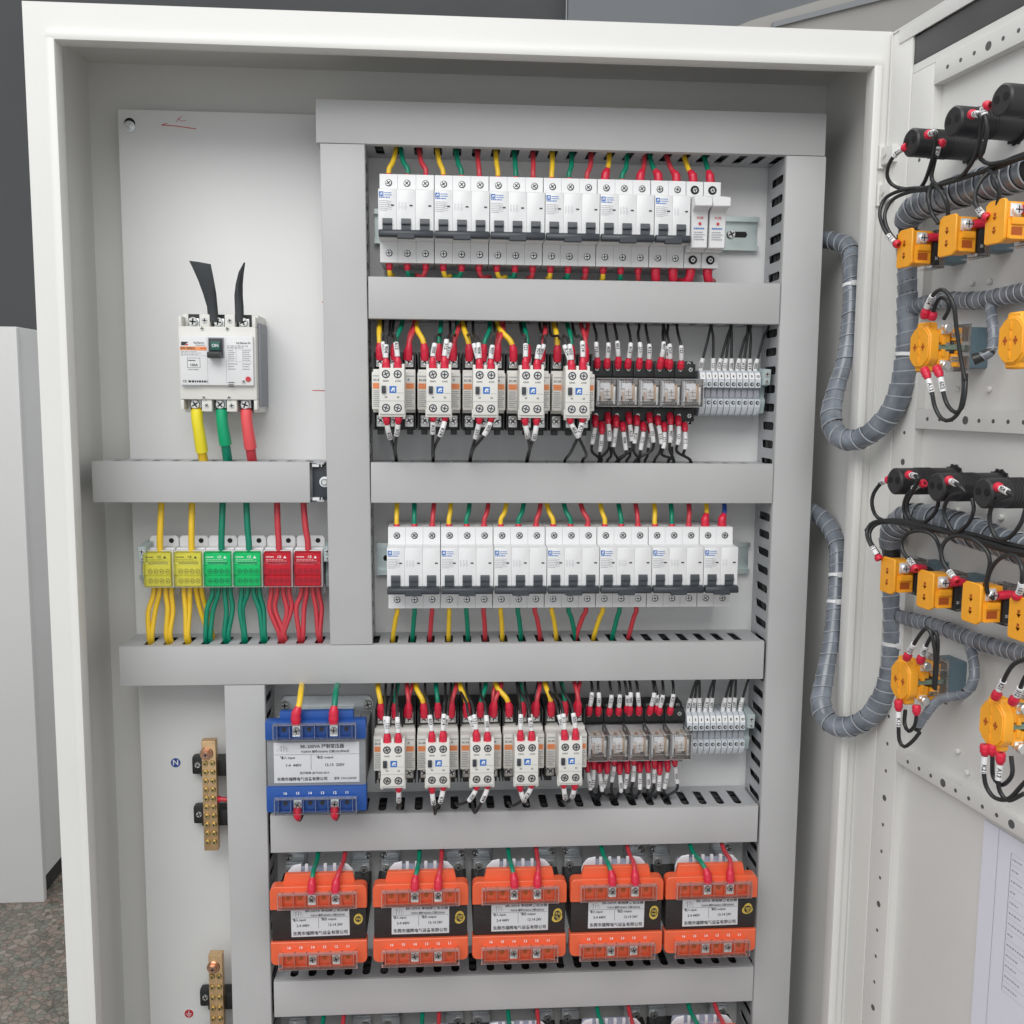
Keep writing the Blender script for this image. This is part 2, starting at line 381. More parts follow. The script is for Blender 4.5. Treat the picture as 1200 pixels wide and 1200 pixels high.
b = MB(); b.box(-W, W, 0, DB, FZ, zb, BLACK); cobj(b, 'plinth')
# mounting plate
PL, PR = -354.3, 345.0; PT = -54.0
b = MB(); b.box(PL, PR, DP, DP+2.5, FZ+160, PT, PLATE, 0.8)
b.box(PL, PL+2.5, DP+2.5, DP+16, FZ+160, PT-2, PLATE); cobj(b, 'mounting_plate')
q = at(152, 147, DP)
b = MB(); b.cyl((q.x, DP+0.5, q.z+2), 5.5, -0.8, DARK, 'y', 20); b.cyl((q.x, DP-0.6, q.z-1.5), 5.6, -1.2, ZINC, 'y', 20); b.cyl((q.x, DP-1.6, q.z-1), 3.6, -6, SILVER, 'y', 6, bev=0.6); cobj(b, 'fixing_bolt')
def ink_path(pts, wd, name):
    b = MB()
    for i in range(len(pts)-1):
        a, c = at(*pts[i], DP-0.15), at(*pts[i+1], DP-0.15); dv = (c-a); n = Vector((-dv.z, 0, dv.x)).normalized()*wd/2
        b.add([a-n, c-n, c+n, a+n], [(0,1,2,3)], RINK)
    cobj(b, name)
ink_path([(189,146.5),(205,147.5),(230,151)], 0.8, 'pen_mark')
ink_path([(189,146.5),(196,144.5)], 0.7, 'pen_mark'); ink_path([(206,143),(213,136)], 0.5, 'pen_mark'); ink_path([(208,138),(212,142),(218,141)], 0.5, 'pen_mark')
ink_path([(366,457.5),(385,458)], 0.8, 'pen_mark'); ink_path([(377,354),(383,354)], 0.8, 'pen_mark')
ink_path([(1,1),(1.2,1)], 0.1, 'pen_mark') if False else None

# ------------------------------------------------------------------ ducts
def slot_wall(b, a0, a1, fix, d0, d1, horiz, lead=6):
    """slotted side wall: a = along the duct, d = world Y from plate (d0) to cover (d1), fix = the other coordinate (centre of 1.4 mm wall)"""
    T = 0.7; P = 19.4; n = max(1, int((a1-a0-2*lead)/P)); off = (a1-a0-n*P)/2
    def V(a, d, t): return (a, d, fix+t) if horiz else (fix+t, d, a)
    def face(vs, m=DUCT2): b.add(vs, [tuple(range(len(vs)))], m)
    if off > 0.5:
        for (p, q) in ((a0, a0+off), (a1-off, a1)):
            if horiz: b.box(p, q, d1, d0, fix-T, fix+T, DUCT2)
            else: b.box(fix-T, fix+T, d1, d0, p, q, DUCT2)
    e0 = d0-11; e1 = d1+7
    for k in range(n):
        A0 = a0+off+k*P; A1 = A0+P; c = (A0+A1)/2; h = 4.3
        O = [(A0,d0),(c,d0),(A1,d0),(A1,(d0+d1)/2),(A1,d1),(c+2.0,d1),(c-2.0,d1),(A0,d1),(A0,(d0+d1)/2)]
        H = [(c-h+2.2,e0),(c,e0),(c+h-2.2,e0),(c+h,e0-2.5),(c+h,e1+3.4),(c+2.0,e1),(c-2.0,e1),(c-h,e1+3.4),(c-h,e0-2.5)]
        # corner refinement keeps the hole outline even
        N = len(O)
        for sgn in (-1, 1):
            vo = [V(*q, sgn*T) for q in O]; vh = [V(*q, sgn*T) for q in H]
            b.add(vo+vh, [(i, (i+1) % N, N+(i+1) % N, N+i) for i in range(N)], DUCT2)
        vi = [V(*q, -T) for q in H]; vj = [V(*q, T) for q in H]
        b.add(vi+vj, [(i, (i+1) % N, N+(i+1) % N, N+i) for i in range(N)], DUCT2)
    # rim at plate and cover
def duct(name_lab, x0, x1, z0, z1, horiz, walls=True, cover=None, face=DF, cut_cover=None):
    c = Vector(((x0+x1)/2, DP, (z0+z1)/2)); e = empty('cable_duct', c); tag(e, name_lab, 'cable duct')
    def fin(b, nm):
        for i, q in enumerate(b.v): b.v[i] = (q[0]-c.x, q[1]-c.y, q[2]-c.z)
        return b.obj(nm, e)
    b = MB(); b.box(x0+1, x1-1, DP-2.0, DP-0.3, z0+1, z1-1, DUCT2); fin(b, 'base')
    if horiz:
        for zz in (z0+1.4, z1-1.4):
            b = MB(); slot_wall(b, x0, x1, zz, DP-2.0, face+2.5, True); fin(b, 'slotted_wall')
        cx0, cx1 = cut_cover or (x0, x1)
        b = MB(); b.box(cx0, cx1, face, face+1.6, z0, z1, DUCT, 0.6); b.box(cx0, cx1, face+1.6, face+7, z1-0.6, z1+0.4, DUCT); b.box(cx0, cx1, face+1.6, face+7, z0-0.4, z0+0.6, DUCT); fin(b, 'cover')
    else:
        for xx in (x0+1.4, x1-1.4):
            b = MB(); slot_wall(b, z0, z1, xx, DP-2.0, face+2.5, False); fin(b, 'slotted_wall')
        b = MB(); b.box(x0, x1, face, face+1.6, z0, z1, DUCT, 0.6); b.box(x0-0.4, x0+0.6, face+1.6, face+7, z0, z1, DUCT); b.box(x1-0.6, x1+0.4, face+1.6, face+7, z0, z1, DUCT); fin(b, 'cover')
    return e
XL0, XL1 = -144.0, -101.2; XR0, XR1 = 320.2, 361.0
ZT, Z2, Z3, Z4, Z5, Z6 = -55.7, -223.4, -408.0, -596.9, -779.4, -964.9
G = 0.6
duct('grey cable duct running across the very top above the upper breaker row', -148, 359.5, ZT-HD, ZT, True)
vd = duct('grey upright cable duct between the main breaker and the breaker rows', XL0, XL1, Z4+G, ZT-HD-G, False)
vd.rotation_euler = (0, -0.0075, 0); vd.location.x += 0.0018
duct('long grey upright cable duct along the right side by the spiral wrapped looms', XR0, XR1, -1300, ZT-HD-G, False)
duct('grey cable duct just under the upper breaker row', XL1+2.5, XR0-1.2, Z2-HD, Z2, True)
duct('grey cable duct between the upper contactor row and the lower breaker row', XL1+3.6, XR0-1.0, Z3-HD, Z3, True)
dl = duct('short grey cable duct with open right end below the main breaker', -373.2, XL0-1.2, Z3-HD, Z3, True, cut_cover=(-373.2, at(363, 565, DF).x))
q0 = at(363, 565, DF).x
b = MB(); b.box(q0+1.5, XL0+4, DF+9, DF+13, Z3-HD+4, Z3-4, HANDLE, 1.0)
b.cyl((q0+14, DF+9, (Z3-HD/2)), 5.4, -1.0, ZINC, 'y', 20); b.cyl((q0+14, DF+8, (Z3-HD/2)), 3.6, -4.5, SILVER, 'y', 16, bev=1.2)
for zz in (Z3-3.2, Z3-HD+3.2):
    b.box(q0+2, q0+9, DF+3, DF+9, zz-1.6, zz+1.6, WHITE, 0.5); b.box(q0+11, XL0-3, DF+2, DF+8, zz-1.6, zz+1.6, WHITE, 0.5)
c = Vector(dl.location)/S
for i, v in enumerate(b.v): b.v[i] = (v[0]-c.x, v[1]-c.y, v[2]-c.z)
b.obj('end_bracket', dl)
duct('full width grey cable duct under the coloured distribution blocks', -353.5, XR0-3.2, Z4-HD, Z4, True)
XB0 = at(263, 810, DF).x; XB1 = at(310, 810, DF).x
duct('grey upright cable duct to the right of the brass bars', XB0, XB1, -1300, Z4-HD-G, False)
duct('grey cable duct between the blue transformer and the orange transformers', XB1+3.0, XR0-2.8, Z5-HD, Z5, True)
duct('lowest grey cable duct under the row of orange transformers', XB1+3.2, XR0-1.0, Z6-HD, Z6, True)

def bundle(x0, x1, z0, z1, horiz, lab):
    b = MB(); rg = random.Random(int(x0*7+z0)); n = 6
    for a in range(n):
        for q in range(3):
            y = DP-9-q*12; base = (z0+7+(z1-z0-14)*a/(n-1)) if horiz else (x0+7+(x1-x0-14)*a/(n-1)); P = []
            L0, L1 = (x0+4, x1-4) if horiz else (z0+4, z1-4); k = max(3, int((L1-L0)/45))
            for i in range(k+1):
                t = L0+(L1-L0)*i/k; j = base+rg.uniform(-1.6, 1.6); yy = y+rg.uniform(-3, 3)
                P.append((t, yy, j) if horiz else (j, yy, t))
            b.tube(spline(P, 15), 3.6, RED if (q == 1 and a == 2) else (GRN if (q == 0 and a == 4) else BLKW), 6)
    o = b.obj('wire_bundle'); tag(o, lab, 'wire bundle', 'wires packed inside the ducts', 'stuff')
bundle(-146, 357, ZT-HD, ZT, True, 'dark wires packed inside the top duct')
bundle(XL0, XL1, Z4, ZT-HD, False, 'dark wires packed inside the left upright duct')
bundle(XR0, XR1, -1290, ZT-HD, False, 'dark wires packed inside the right upright duct')
bundle(XL1+3, XR0-2, Z2-HD, Z2, True, 'dark wires packed inside the duct under the upper breakers')
bundle(XL1+3, XR0-2, Z3-HD, Z3, True, 'dark wires packed inside the duct above the lower breakers')
bundle(-372, XL0-36, Z3-HD, Z3, True, 'dark wires packed inside the short duct')
bundle(-352, XR0-5, Z4-HD, Z4, True, 'dark wires packed inside the full width duct')
bundle(XB1+4, XR0-5, Z5-HD, Z5, True, 'dark wires packed inside the duct below the blue transformer')
bundle(XB1+4, XR0-5, Z6-HD, Z6, True, 'dark wires packed inside the lowest duct')
bundle(XB0, XB1, -1290, Z4-HD, False, 'dark wires packed inside the lower left upright duct')

# ------------------------------------------------------------------ DIN rails
def rail(x0, x1, zc, lab):
    e = empty('din_rail', ((x0+x1)/2, DP, zc)); tag(e, lab, 'mounting rail'); L = (x1-x0)/2
    b = MB()
    prof = [(0,-13.5),(0,13.5),(-6.5,13.5),(-6.5,17.5),(-7.5,17.5),(-7.5,12.5),(-1,12.5),(-1,-12.5),(-7.5,-12.5),(-7.5,-17.5),(-6.5,-17.5),(-6.5,-13.5)]
    b.prism(prof, -L, L, RAIL, 'x'); b.obj('profile', e)
    b = MB()
    x = -L+14
    while x < L-8:
        b.prism([(x-6,-3),(x+6,-3),(x+7.5,0),(x+6,3),(x-6,3),(x-7.5,0)], -1.2, -1.5, DARK, 'y'); x += 25
    b.obj('rail_slots', e)
    b = MB(); b.screw(L-29, 0, -4.5, 4.6); b.obj('screw', e)
    return e
mz1 = at(445, 221.5, DM).z-22.5; mz3 = at(453, 643, DM).z-22.5
kz2 = at(460, 458, 48).z; kz4 = at(461, 883, 48).z; dz = at(270, 668, 78).z
rail(-96, at(890, 270, 120).x, mz1, 'zinc mounting rail poking out right of the upper breaker row')
rail(-96, at(879, 655, 120).x, mz3, 'zinc mounting rail poking out right of the lower breaker row')
rail(-90, at(899, 465, 120).x, kz2, 'zinc mounting rail behind the upper contactors relays and terminals')
rail(-90, at(884, 870, 120).x, kz4, 'zinc mounting rail behind the lower contactors relays and terminals')
rail(at(163, 660, 120).x, at(392, 660, 120).x, dz, 'zinc mounting rail behind the coloured distribution blocks')

# ------------------------------------------------------------------ logo
def logo(b, x, z, y, s, sq, fg, sq2=None):
    b.quad(x-s/2, x+s/2, z-s/2, z+s/2, y, sq)
    k = s/10
    b.add([(x+p*k, y-0.08, z+q*k) for p, q in [(-3,-2.6),(-1.2,-2.6),(0.4,0),(3,0),(3,2.6),(-1,2.6)]], [(0,1,2,3,4,5)], fg)
    b.add([(x+p*k, y-0.08, z+q*k) for p, q in [(0.4,-2.6),(3,-2.6),(3,-1),(1.2,-1)]], [(0,1,2,3)], fg)

# ------------------------------------------------------------------ miniature breakers
def mcb(n, seed):
    e = empty('miniature_circuit_breaker'); w_ = 18*n-0.7; x0 = 0.35
    for k in range(n):       # each pole its own housing
        b = MB(); a0, a1 = 18*k+(0.35 if k == 0 else 0.07), 18*(k+1)-(0.35 if k == n-1 else 0.07)
        prof = [(-7,-43.5),(-58,-43.5),(-58,-23.2),(-79.6,-22.5),(-80.4,-15.4),(-80.4,22.5),(-79.2,23.2),(-61,23.6),(-60,24.5),(-58.5,41.5),(-7,41.5)]
        if n == 1: pass
        b.prism(prof, a0, a1, WHITE, 'x', 0.14)
        b.obj('pole_housing', e)
    for k in range(n):
        c = 18*k+9
        b = MB(); b.prism([(-80.7, -4.6), (-81.6, -6.5), (-81.2, -16), (-80.6, -16)], c-4.7, c+4.7, TOGG, 'x'); b.box(c-4.7, c+4.7, -83.5, -81, -10.5, -8.5, TOGG, .5); b.obj('toggle', e)
    b = MB()                  # linked toggle bar
    prof = [(-80.5,-15.6),(-85.0,-15.8),(-88.0,-17.2),(-88.6,-21.8),(-87,-23.2),(-80.0,-22.8)]
    b.prism(prof, 0.8, 18*n-0.8, HANDLE, 'x', 0.7)
    if n > 1: b.prism([(-89.0,-19.5),(-89.2,-24.6),(-84,-24.8),(-82,-23)], 9*n-8.5, 9*n+8.5, HANDLE, 'x', 0.5)
    b.obj('toggle_bar', e)
    for k in range(n):
        c = 18*k+9; x = c
        for zz in (33.0, -34.2):
            b = MB(); yy = -59.6 if zz > 0 else -58.0
            b.cyl((c+.3, yy-0.05, zz-.2), 3.4, -0.12, HANDLE, 'y', 18)
            b.screw(c, zz, yy-0.3, 3.0)
            b.obj('terminal_screw', e)
        if True:
            b = MB(); b.box(c+3.5, c+6.3, -80.9, -80.3, 7.1, 8.3, INK); b.obj('indicator_window', e)
    b = MB(); y = -80.55
    logo(b, 3.2, 18.2, y, 4.3, BINK, WINK); b.lines(6.2, 13.4, 16.2, 20.2, y, 2, BINK, 0.4, 1); b.lines(1.2, 13, 14.2, 15.8, y, 1, BINK, 0.7, 2)
    b.lines(1.2, 11, 2.0, 12.6, y, 6, GINK, 0.32, 3); b.lines(9.6, 13.6, 3, 12, y, 5, GINK, 0.22, 4)
    if n > 1:
        for j in range(n): 
            xx = 20+3.0*j; b.quad(xx, xx+0.25, 3.5, 11, y, GINK); b.quad(xx+1.1, xx+1.35, 4.5, 7.5, y, GINK); b.quad(xx+0.9, xx+1.1, 8.5, 10, y, GINK)
    b.obj('face_print', e)
    return e
T3 = mcb(3, 1); T2 = mcb(2, 2)
used = set()
def place(T, loc, label, cat, group):
    if T.name not in used: used.add(T.name); o = T
    else: o = copy_tree(T)
    o.location = Vector(loc)*S; tag(o, label, cat, group); return o
mx1 = -87.3
for i in range(5):
    place(T3, (mx1+54*i, DP, mz1), '%s white three pole breaker of the upper breaker row, counted from the left' % nth(i, 9), 'circuit breaker', 'three pole breakers on the mounting rails')
place(T2, (mx1+54*5, DP, mz1), 'white two pole breaker beside the two fuse holders in the upper row', 'circuit breaker', 'two pole breakers on the mounting rails')
def fuse_holder():
    e = empty('fuse_holder'); b = MB()
    b.prism([(-7,-43.5),(-58,-43.5),(-58,-29),(-7,-29)], 0.3, 17.7, WHITE, 'x', 0.4)
    b.prism([(-7,-29),(-70,-29),(-73,22.5),(-59,24),(-58,41.5),(-7,41.5)], 0.3, 17.7, WHITE, 'x', 0.4)
    b.obj('housing', e)
    b = MB(); b.prism([(-70,-28),(-82,-27.2),(-83,6),(-84,8),(-91,10),(-91,20.5),(-84,22.5),(-73,23)], 0.8, 17.2, WHITE, 'x', 0.8); b.obj('drawer', e)
    b = MB(); b.prism([(-90,9.7),(-96,10.5),(-96,19.5),(-90,20.3)], 0.2, 17.8, WHITE, 'x', 0.8); b.obj('pull_grip', e)
    for zz in (33, -35.5): b = MB(); b.cyl((9, -58.6, zz), 4.4, -0.2, DARK, 'y', 18); b.screw(9.3, zz, -58.9, 2.6); b.obj('terminal_screw', e)
    b = MB(); b.text('FUSE', 9, 1.5, -83.2, 3.0, RINK); b.cyl((9, -83.0, -4), 1.5, -0.4, RINK, 'y', 12); b.lines(3, 15, -9.6, -7.4, -83.0, 1, BINK, .6, 9); b.lines(3, 15, -20, -11, -83.0, 4, GINK, .35, 11); b.obj('face_print', e)
    return e
TF = fuse_holder()
for i in range(2):
    place(TF, (mx1+54*5+36+18*i, DP, mz1), ['white fuse holder next to the two pole breaker in the upper row', 'white fuse holder at the right end of the upper row beside bare rail'][i], 'fuse holder', 'fuse holders at the end of the upper breaker row')
mx3 = at(453, 644.5, DM).x
for i in range(6):
    place(T3, (mx3+54*i, DP, mz3), '%s white three pole breaker of the lower breaker row, counted from the left' % nth(i, 9), 'circuit breaker', 'three pole breakers on the mounting rails')
place(T2, (mx3+54*6, DP, mz3), 'white two pole breaker at the right end of the lower breaker row', 'circuit breaker', 'two pole breakers on the mounting rails')
# breaker wires
CN = {'Y': ('yellow', YEL), 'G': ('green', GRN), 'R': ('red', RED), 'B': ('blue', BLU)}
def R(a=1.0): return random.uniform(-a, a)
def snap(x, row):
    a0, a1 = {'T': (-148, 359.5), '2': (XL1+2.5, XR0-1.2), '3': (XL1+3.6, XR0-1.0), '4': (-353.5, XR0-3.2), '5': (XB1+3.0, XR0-2.8)}[row]
    n = int((a1-a0-12)/19.4); off = (a1-a0-n*19.4)/2; k = min(max(round((x-a0-off)/19.4-.5), 0), n-1)
    return a0+off+(k+.5)*19.4+random.uniform(-1.4, 1.4)
def pole_of(k, row):
    if k < (15 if row == 'upper' else 18): return '%s pole of the %s breaker' % (['left', 'middle', 'right'][k % 3], ORD[k//3])
    if row == 'lower': return '%s pole of the two pole breaker' % ['left', 'right'][k-18]
    return '%s pole of the two pole breaker' % ['left', 'right'][k-15] if k < 17 else '%s fuse holder' % ['left', 'right'][k-17]
def mwires(x0, mz, zup, zdn, seq, seqb, row, long_top, long_bot):
    for k, ch in enumerate(seq):
        nm, m = CN[ch]; x = x0+18*k+9; z = mz+38
        big = k in long_top; lean = max(-6.5, min(6.5, (snap(x, 'T') if row == 'upper' else snap(x, '3'))-x))
        wire([(x, DP-50, z), (x+R(.8), DP-50, z+10), (x+lean*.6, DP-46, z+18), (x+lean, DP-36, zup+2), (x+lean, DP-28, zup+12)], 2.5, m,
             '%s wire into the top of the %s, %s row' % (nm, pole_of(k, row), row), 'wires into the tops of the %s breakers' % row,
             boot=17 if big else 6.5, bootr=3.9 if big else 3.0)
    for k, ch in enumerate(seqb):
        nm, m = CN[ch]; x = x0+18*k+9; z = mz-40
        big = k in long_bot; lean = (4 if k % 5 in (0, 1, 3) else -4)+R(3)
        if row == 'lower': lean = snap(x, '4')-x
        else: lean = snap(x+lean, '2')-x
        wire([(x, DP-50, z), (x, DP-50, z-10), (x+lean*.3, DP-47, z-16), (x+lean*.9, DP-38, zdn+4), (x+lean, DP-30, zdn-8)], 2.5, m,
             '%s wire below the %s, %s row' % (nm, pole_of(k, row), row), 'wires from the bottoms of the %s breakers' % row,
             boot=22 if big else (11 if row == 'upper' else 5), bootr=4.2 if big else 3.1)
mwires(mx1, mz1, ZT-HD, Z2, 'YGRYGRYGRYGRYGRGRYG', 'YGRYGRYGRYGRYGRRRRR', 'upper', (12, 14, 15, 16, 17, 18), (15, 16, 17, 18))
mwires(mx3, mz3, Z3-HD, Z4, 'YGR'*6+'YB', 'YGR'*5, 'lower', (18, 19), ())

# ------------------------------------------------------------------ contactors
def contactor():
    e = empty('contactor')
    b = MB(); b.box(-21.5, 21.5, -52, -7, -39, 39, SOCK, 1.0)
    for s in (-1, 1):
        for x in (-21.2, -7.3, 6.8, 20.2): b.box(x, x+1.4 if x < 20 else x+1.2, -62, -50, s*20, s*39, SOCK)
    for x in (-15, 0, 15): b.box(x-3.2, x+3.2, -50, -40, -44, -38, SOCK, 0.8)
    b.obj('base', e)
    b = MB(); b.box(-21.3, 21.3, -80, -50, -18.5, 18.5, CREAM, 1.2); b.box(-21.0, 21.0, -66, -50, -21.5, 21.5, CREAM, 0.8); b.obj('housing', e)
    for s in (1, -1):
        for x in (-14.4, 0, 14.4):
            b = MB(); b.box(x-4.6, x+4.6, -57, -51.5, s*24, s*36, SILVER, 0.8); b.screw(x, s*29.5, -59.5, 4.0); b.obj('terminal', e)
    b = MB(); y = -80.2
    for x0, x1 in ((-20.3, -12.2), (12.2, 20.3)):
        b.quad(x0, x1, 2.0, 7.6, y, ORL); b.lines(x0+.6, x1-.4, 2.4, 7.2, y-0.1, 3, RINK, 0.25, 5)
        b.lines(x0+.4, x1, -16, 0.8, y, 9, GINK, 0.42, int(x0+40)); b.lines(x0+.4, x1, 13.5, 15.5, y, 1, GINK, .5, 8)
    b.text('SC-03', -16.2, 10.6, y, 2.9, INK); logo(b, 14.6, 11, y, 3.4, WINK, INK); b.obj('face_print', e)
    # auxiliary contact block clipped on the front
    a = MB(); a.box(-12, 12, -112, -80.5, -22.5, 21.5, CREAM, 1.0); a.box(-12.8, 12.8, -110, -104, -25.0, -17, CREAM, 0.7)
    for x in (-12, -1.3, 9.4): a.box(x, x+2.6, -109, -92, 20, 25.5, CREAM, 0.6)
    for x in (-12.4, 9.9): a.box(x, x+2.6, -108, -100, -27, -22, CREAM, 0.6)
    aux = a.obj('auxiliary_block', e)
    for x in (-5.6, 5.6):
        for z in (15.6, -16.4): b = MB(); b.cyl((x, -111.9, z), 3.9, -0.35, INK, 'y', 18); b.screw(x, z, -112.5, 3.2, SILVER); b.obj('terminal_screw', aux)
    b = MB(); b.box(-9.6, -5.6, -114, -112, -2.6, 4.6, HANDLE, 0.5); b.obj('indicator', aux)
    b = MB(); y = -112.15
    logo(b, 1.0, 1.0, y, 6.6, BINK, WINK); b.quad(5, 11, -2.3, -2.0, y, GINK); b.quad(-11.8, 11.8, -9.9, -9.6, y, GINK)
    b.text('53NO', -5.6, 9.0, y, 2.2, INK); b.text('61NC', 6.0, 9.0, y, 2.2, INK); b.text('54', -5.6, -6.2, y, 2.4, INK); b.text('62', 6.0, -6.2, y, 2.4, INK)
    b.obj('block_print', aux)
    return e
TC = contactor()
rowinfo = []
for row, kz, px0, px1, py, zup, zdn in (('upper', kz2, 434.5, 698, 458, Z2-HD, Z3), ('lower', kz4, 436.5, 688.8, 883, Z4-HD, Z5)):
    xa, xb = at(px0, py, 48).x, at(px1, py, 48).x; p = (xb-xa)/5
    for i in range(5):
        cx = xa+p*(i+.5)
        place(TC, (cx, DP, kz), '%s offwhite contactor with clip on block in the %s contactor row' % (PL5[i], row), 'contactor', 'contactors with clip on blocks')
        g = 'power wires into the tops of the %s contactors' % row
        wh = '%s %s row contactor' % (['leftmost', 'second', 'middle', 'fourth', 'rightmost'][i], row)
        for j, (ch, dx) in enumerate((('Y', -14.4), ('G', 0), ('R', 14.4))):
            nm, m = CN[ch]; lean = R(6)+(-5 if j == 0 else 3)
            if i == 3 and j == 0: lean = -15
            x = cx+dx; zt = kz+31
            wire([(x, DP-58, zt), (x, DP-60, zt+10), (x+lean*.2, DP-60, zt+20), (x+lean*.8, DP-52, (zt+zup)/2+10), (x+lean, DP-34, zup-1), (x+lean, DP-30, zup+12)], 2.8 if j == 0 else 2.4, m,
                 '%s wire into the top of the %s' % (nm, wh), g, boot=17, bootr=3.9 if j == 0 else 3.5)
        if True:   # second red or green jumpers behind
            x = cx+14.4-3; zt = kz+31
            wire([(x, DP-56, zt), (x+2, DP-55, zt+14), (x+5+R(2), DP-50, zt+26), (x+8, DP-38, zup-2), (x+8, DP-30, zup+10)], 2.2, [RED, GRN, RED, BLKW, RED][i], 
                 'extra %s wire behind leads of the %s' % (['red','green','red','black','red'][i], wh), 'extra wires behind the contactor leads', boot=14, bootr=3.2)
        for j, dx in enumerate((-5.6, 5.6)):       # control wires at the top of the clip on block
            x = cx+dx; zt = kz+19; ln = R(4.5)
            wire([(x, DP-106, zt), (x-.3, DP-106, zt+13), (x+ln*.5, DP-104, zt+26), (x+ln, DP-92, zt+36), (x+ln*2, DP-60, zt+38+R(3)), (x+ln*2, DP-35, max(zup-1, zt+44)), (x+ln*2, DP-30, zup+10)], 1.5, BLKW,
                 '%s black wire into the clip on block top of the %s' % (['left', 'right'][j], wh), 'control wires into the tops of the clip on blocks', boot=13+R(1.5), bootr=3.2, marker=14+R(2), markr=2.5)
            if (i+j) % 2 == 0:
                ln2 = ln+(3 if j else -3.5)
                wire([(x+.6, DP-103, zt+4), (x+ln2*.3, DP-103, zt+14), (x+ln2, DP-99, zt+28), (x+ln2*1.3, DP-85, zt+36), (x+ln2*2, DP-50, zt+40), (x+ln2*2, DP-30, zup+10)], 1.4, BLKW,
                     'doubled black wire beside the %s top wire of the %s' % (['left', 'right'][j], wh), 'doubled control wires on the clip on blocks', boot=8, bootr=3.0, marker=15, markr=2.4)
            x = cx+dx; zt = kz-20; lx = (7 if i in (1, 4) else -6)*(1 if (i*2+j) % 3 else -.6)+R(7)
            if row == 'lower' and i == 0 and j == 0: continue
            sp = (zt-zdn); lx = snap(x+lx, '3' if row == 'upper' else '5')-x
            wire([(x, DP-105, zt), (x, DP-105, zt-9), (x+lx*.35, DP-102+R(3), zt-sp*.42), (x+lx*.9, DP-80+R(8), zt-sp*.74+R(4)), (x+lx, DP-45, zdn+3), (x+lx, DP-32, zdn-8)], 1.6, BLKW,
                 '%s black wire below the clip on block of the %s' % (['left', 'right'][j], wh), 'wires from the bottoms of the clip on blocks', boot=10.5+R(2), bootr=3.3, marker=14+R(2.5), markr=2.6)
    rowinfo.append((row, kz, xb, zup, zdn))

# ------------------------------------------------------------------ relays
def relay(wd):
    e = empty('plug_in_relay')
    b = MB(); b.box(-wd/2+.2, wd/2-.2, -30, -7, -33, 33, SOCK, .8); b.box(-wd/2+.2, wd/2-.2, -40, -29, -30, -16, SOCK, .8); b.box(-wd/2+.2, wd/2-.2, -40, -29, 16, 30, SOCK, .8)
    b.box(-wd/2+.2, wd/2-.2, -36, -29, -16, 16, SOCK)
    b.obj('socket', e)
    for s in (1, -1):
        for x in (-wd*.25, wd*.25):
            b = MB(); b.screw(x, s*24, -40.9, 2.4); b.obj('terminal_screw', e)
            b = MB(); b.screw(x, s*30.5, -32, 2.2); b.obj('terminal_screw', e)
    RC = mat('relay_print_card', (.70, .68, .67), .5, var=.12, vscale=200)
    b = MB(); b.box(-8.6, 8.6, -42, -38.6, -12.8, 11.6, BOBB, .5); b.box(-8.6, 8.6, -60, -38, -11, 7, CREAM, 1.2); b.box(-8.2, 6.6, -69, -60, -9, 6.5, RC, 1); b.box(-6, 3.5, -70.5, -69, 3, 9.5, BOBB, .6)
    b.box(-8.8, -6.9, -72, -40, -12.5, 10.5, BOBB); b.box(4.8, 5.3, -72, -45, -8, 8, CONTACT); b.box(-4.6, -4.1, -71.4, -69, -9, 0, COPPER); b.box(-8, -5.4, -71, -69, -9, -4, INK); b.box(1.5, 4.4, -71, -69, -9, -6.6, INK); b.box(6.5, 8.6, -70, -45, -12, 5, SILVER, .3)
    b.box(-2.6, 3.6, -71.6, -69, -6.5, 3.2, RC, .5); b.quad(-2.0, 3.0, -.2, .2, -71.8, INK); b.quad(.2, .6, -3.6, 2.4, -71.8, INK); b.quad(-2, 3, -3.8, -3.4, -71.8, INK)
    b.lines(-8.6, 7.5, -13, -8.6, -72.2, 2, INK, .55, 3); b.lines(-7.8, 7.8, 8.2, 11.8, -71.2, 2, INK, .4, 6); b.cyl((-1.5, -60, 8.6), 1.6, -9, CONTACT, 'y', 10)
    b.v = [(p[0]*1.1, p[1], p[2]*1.06+.2) for p in b.v]; b.obj('mechanism', e)
    b = MB(); h = wd/2-.6
    b.box(-h, h, -76, -38.5, -14.5, 13.5, CLRS, 1.4); b.obj('clear_cover', e)
    b = MB(); t = .45
    for z in (-14.4, 13.4):
        b.box(-h, h, -76.4, -75.6, z-t, z+t, CLRE)
    for x in (-h, h): b.box(x-t, x+t, -76.4, -75.6, -14.4, 13.4, CLRE)
    for x in (-h, h): b.box(x-t*.7, x+t*.7, -75.5, -40, 13.0, 13.8, CLRE)
    b.box(-h, h, -76.3, -75.9, -8.8, -8.2, CLRE)
    b.obj('cover_rim', e)
    return e
RW = (at(825, 462, 52).x-at(699, 462, 52).x)/5
TR = relay(RW)
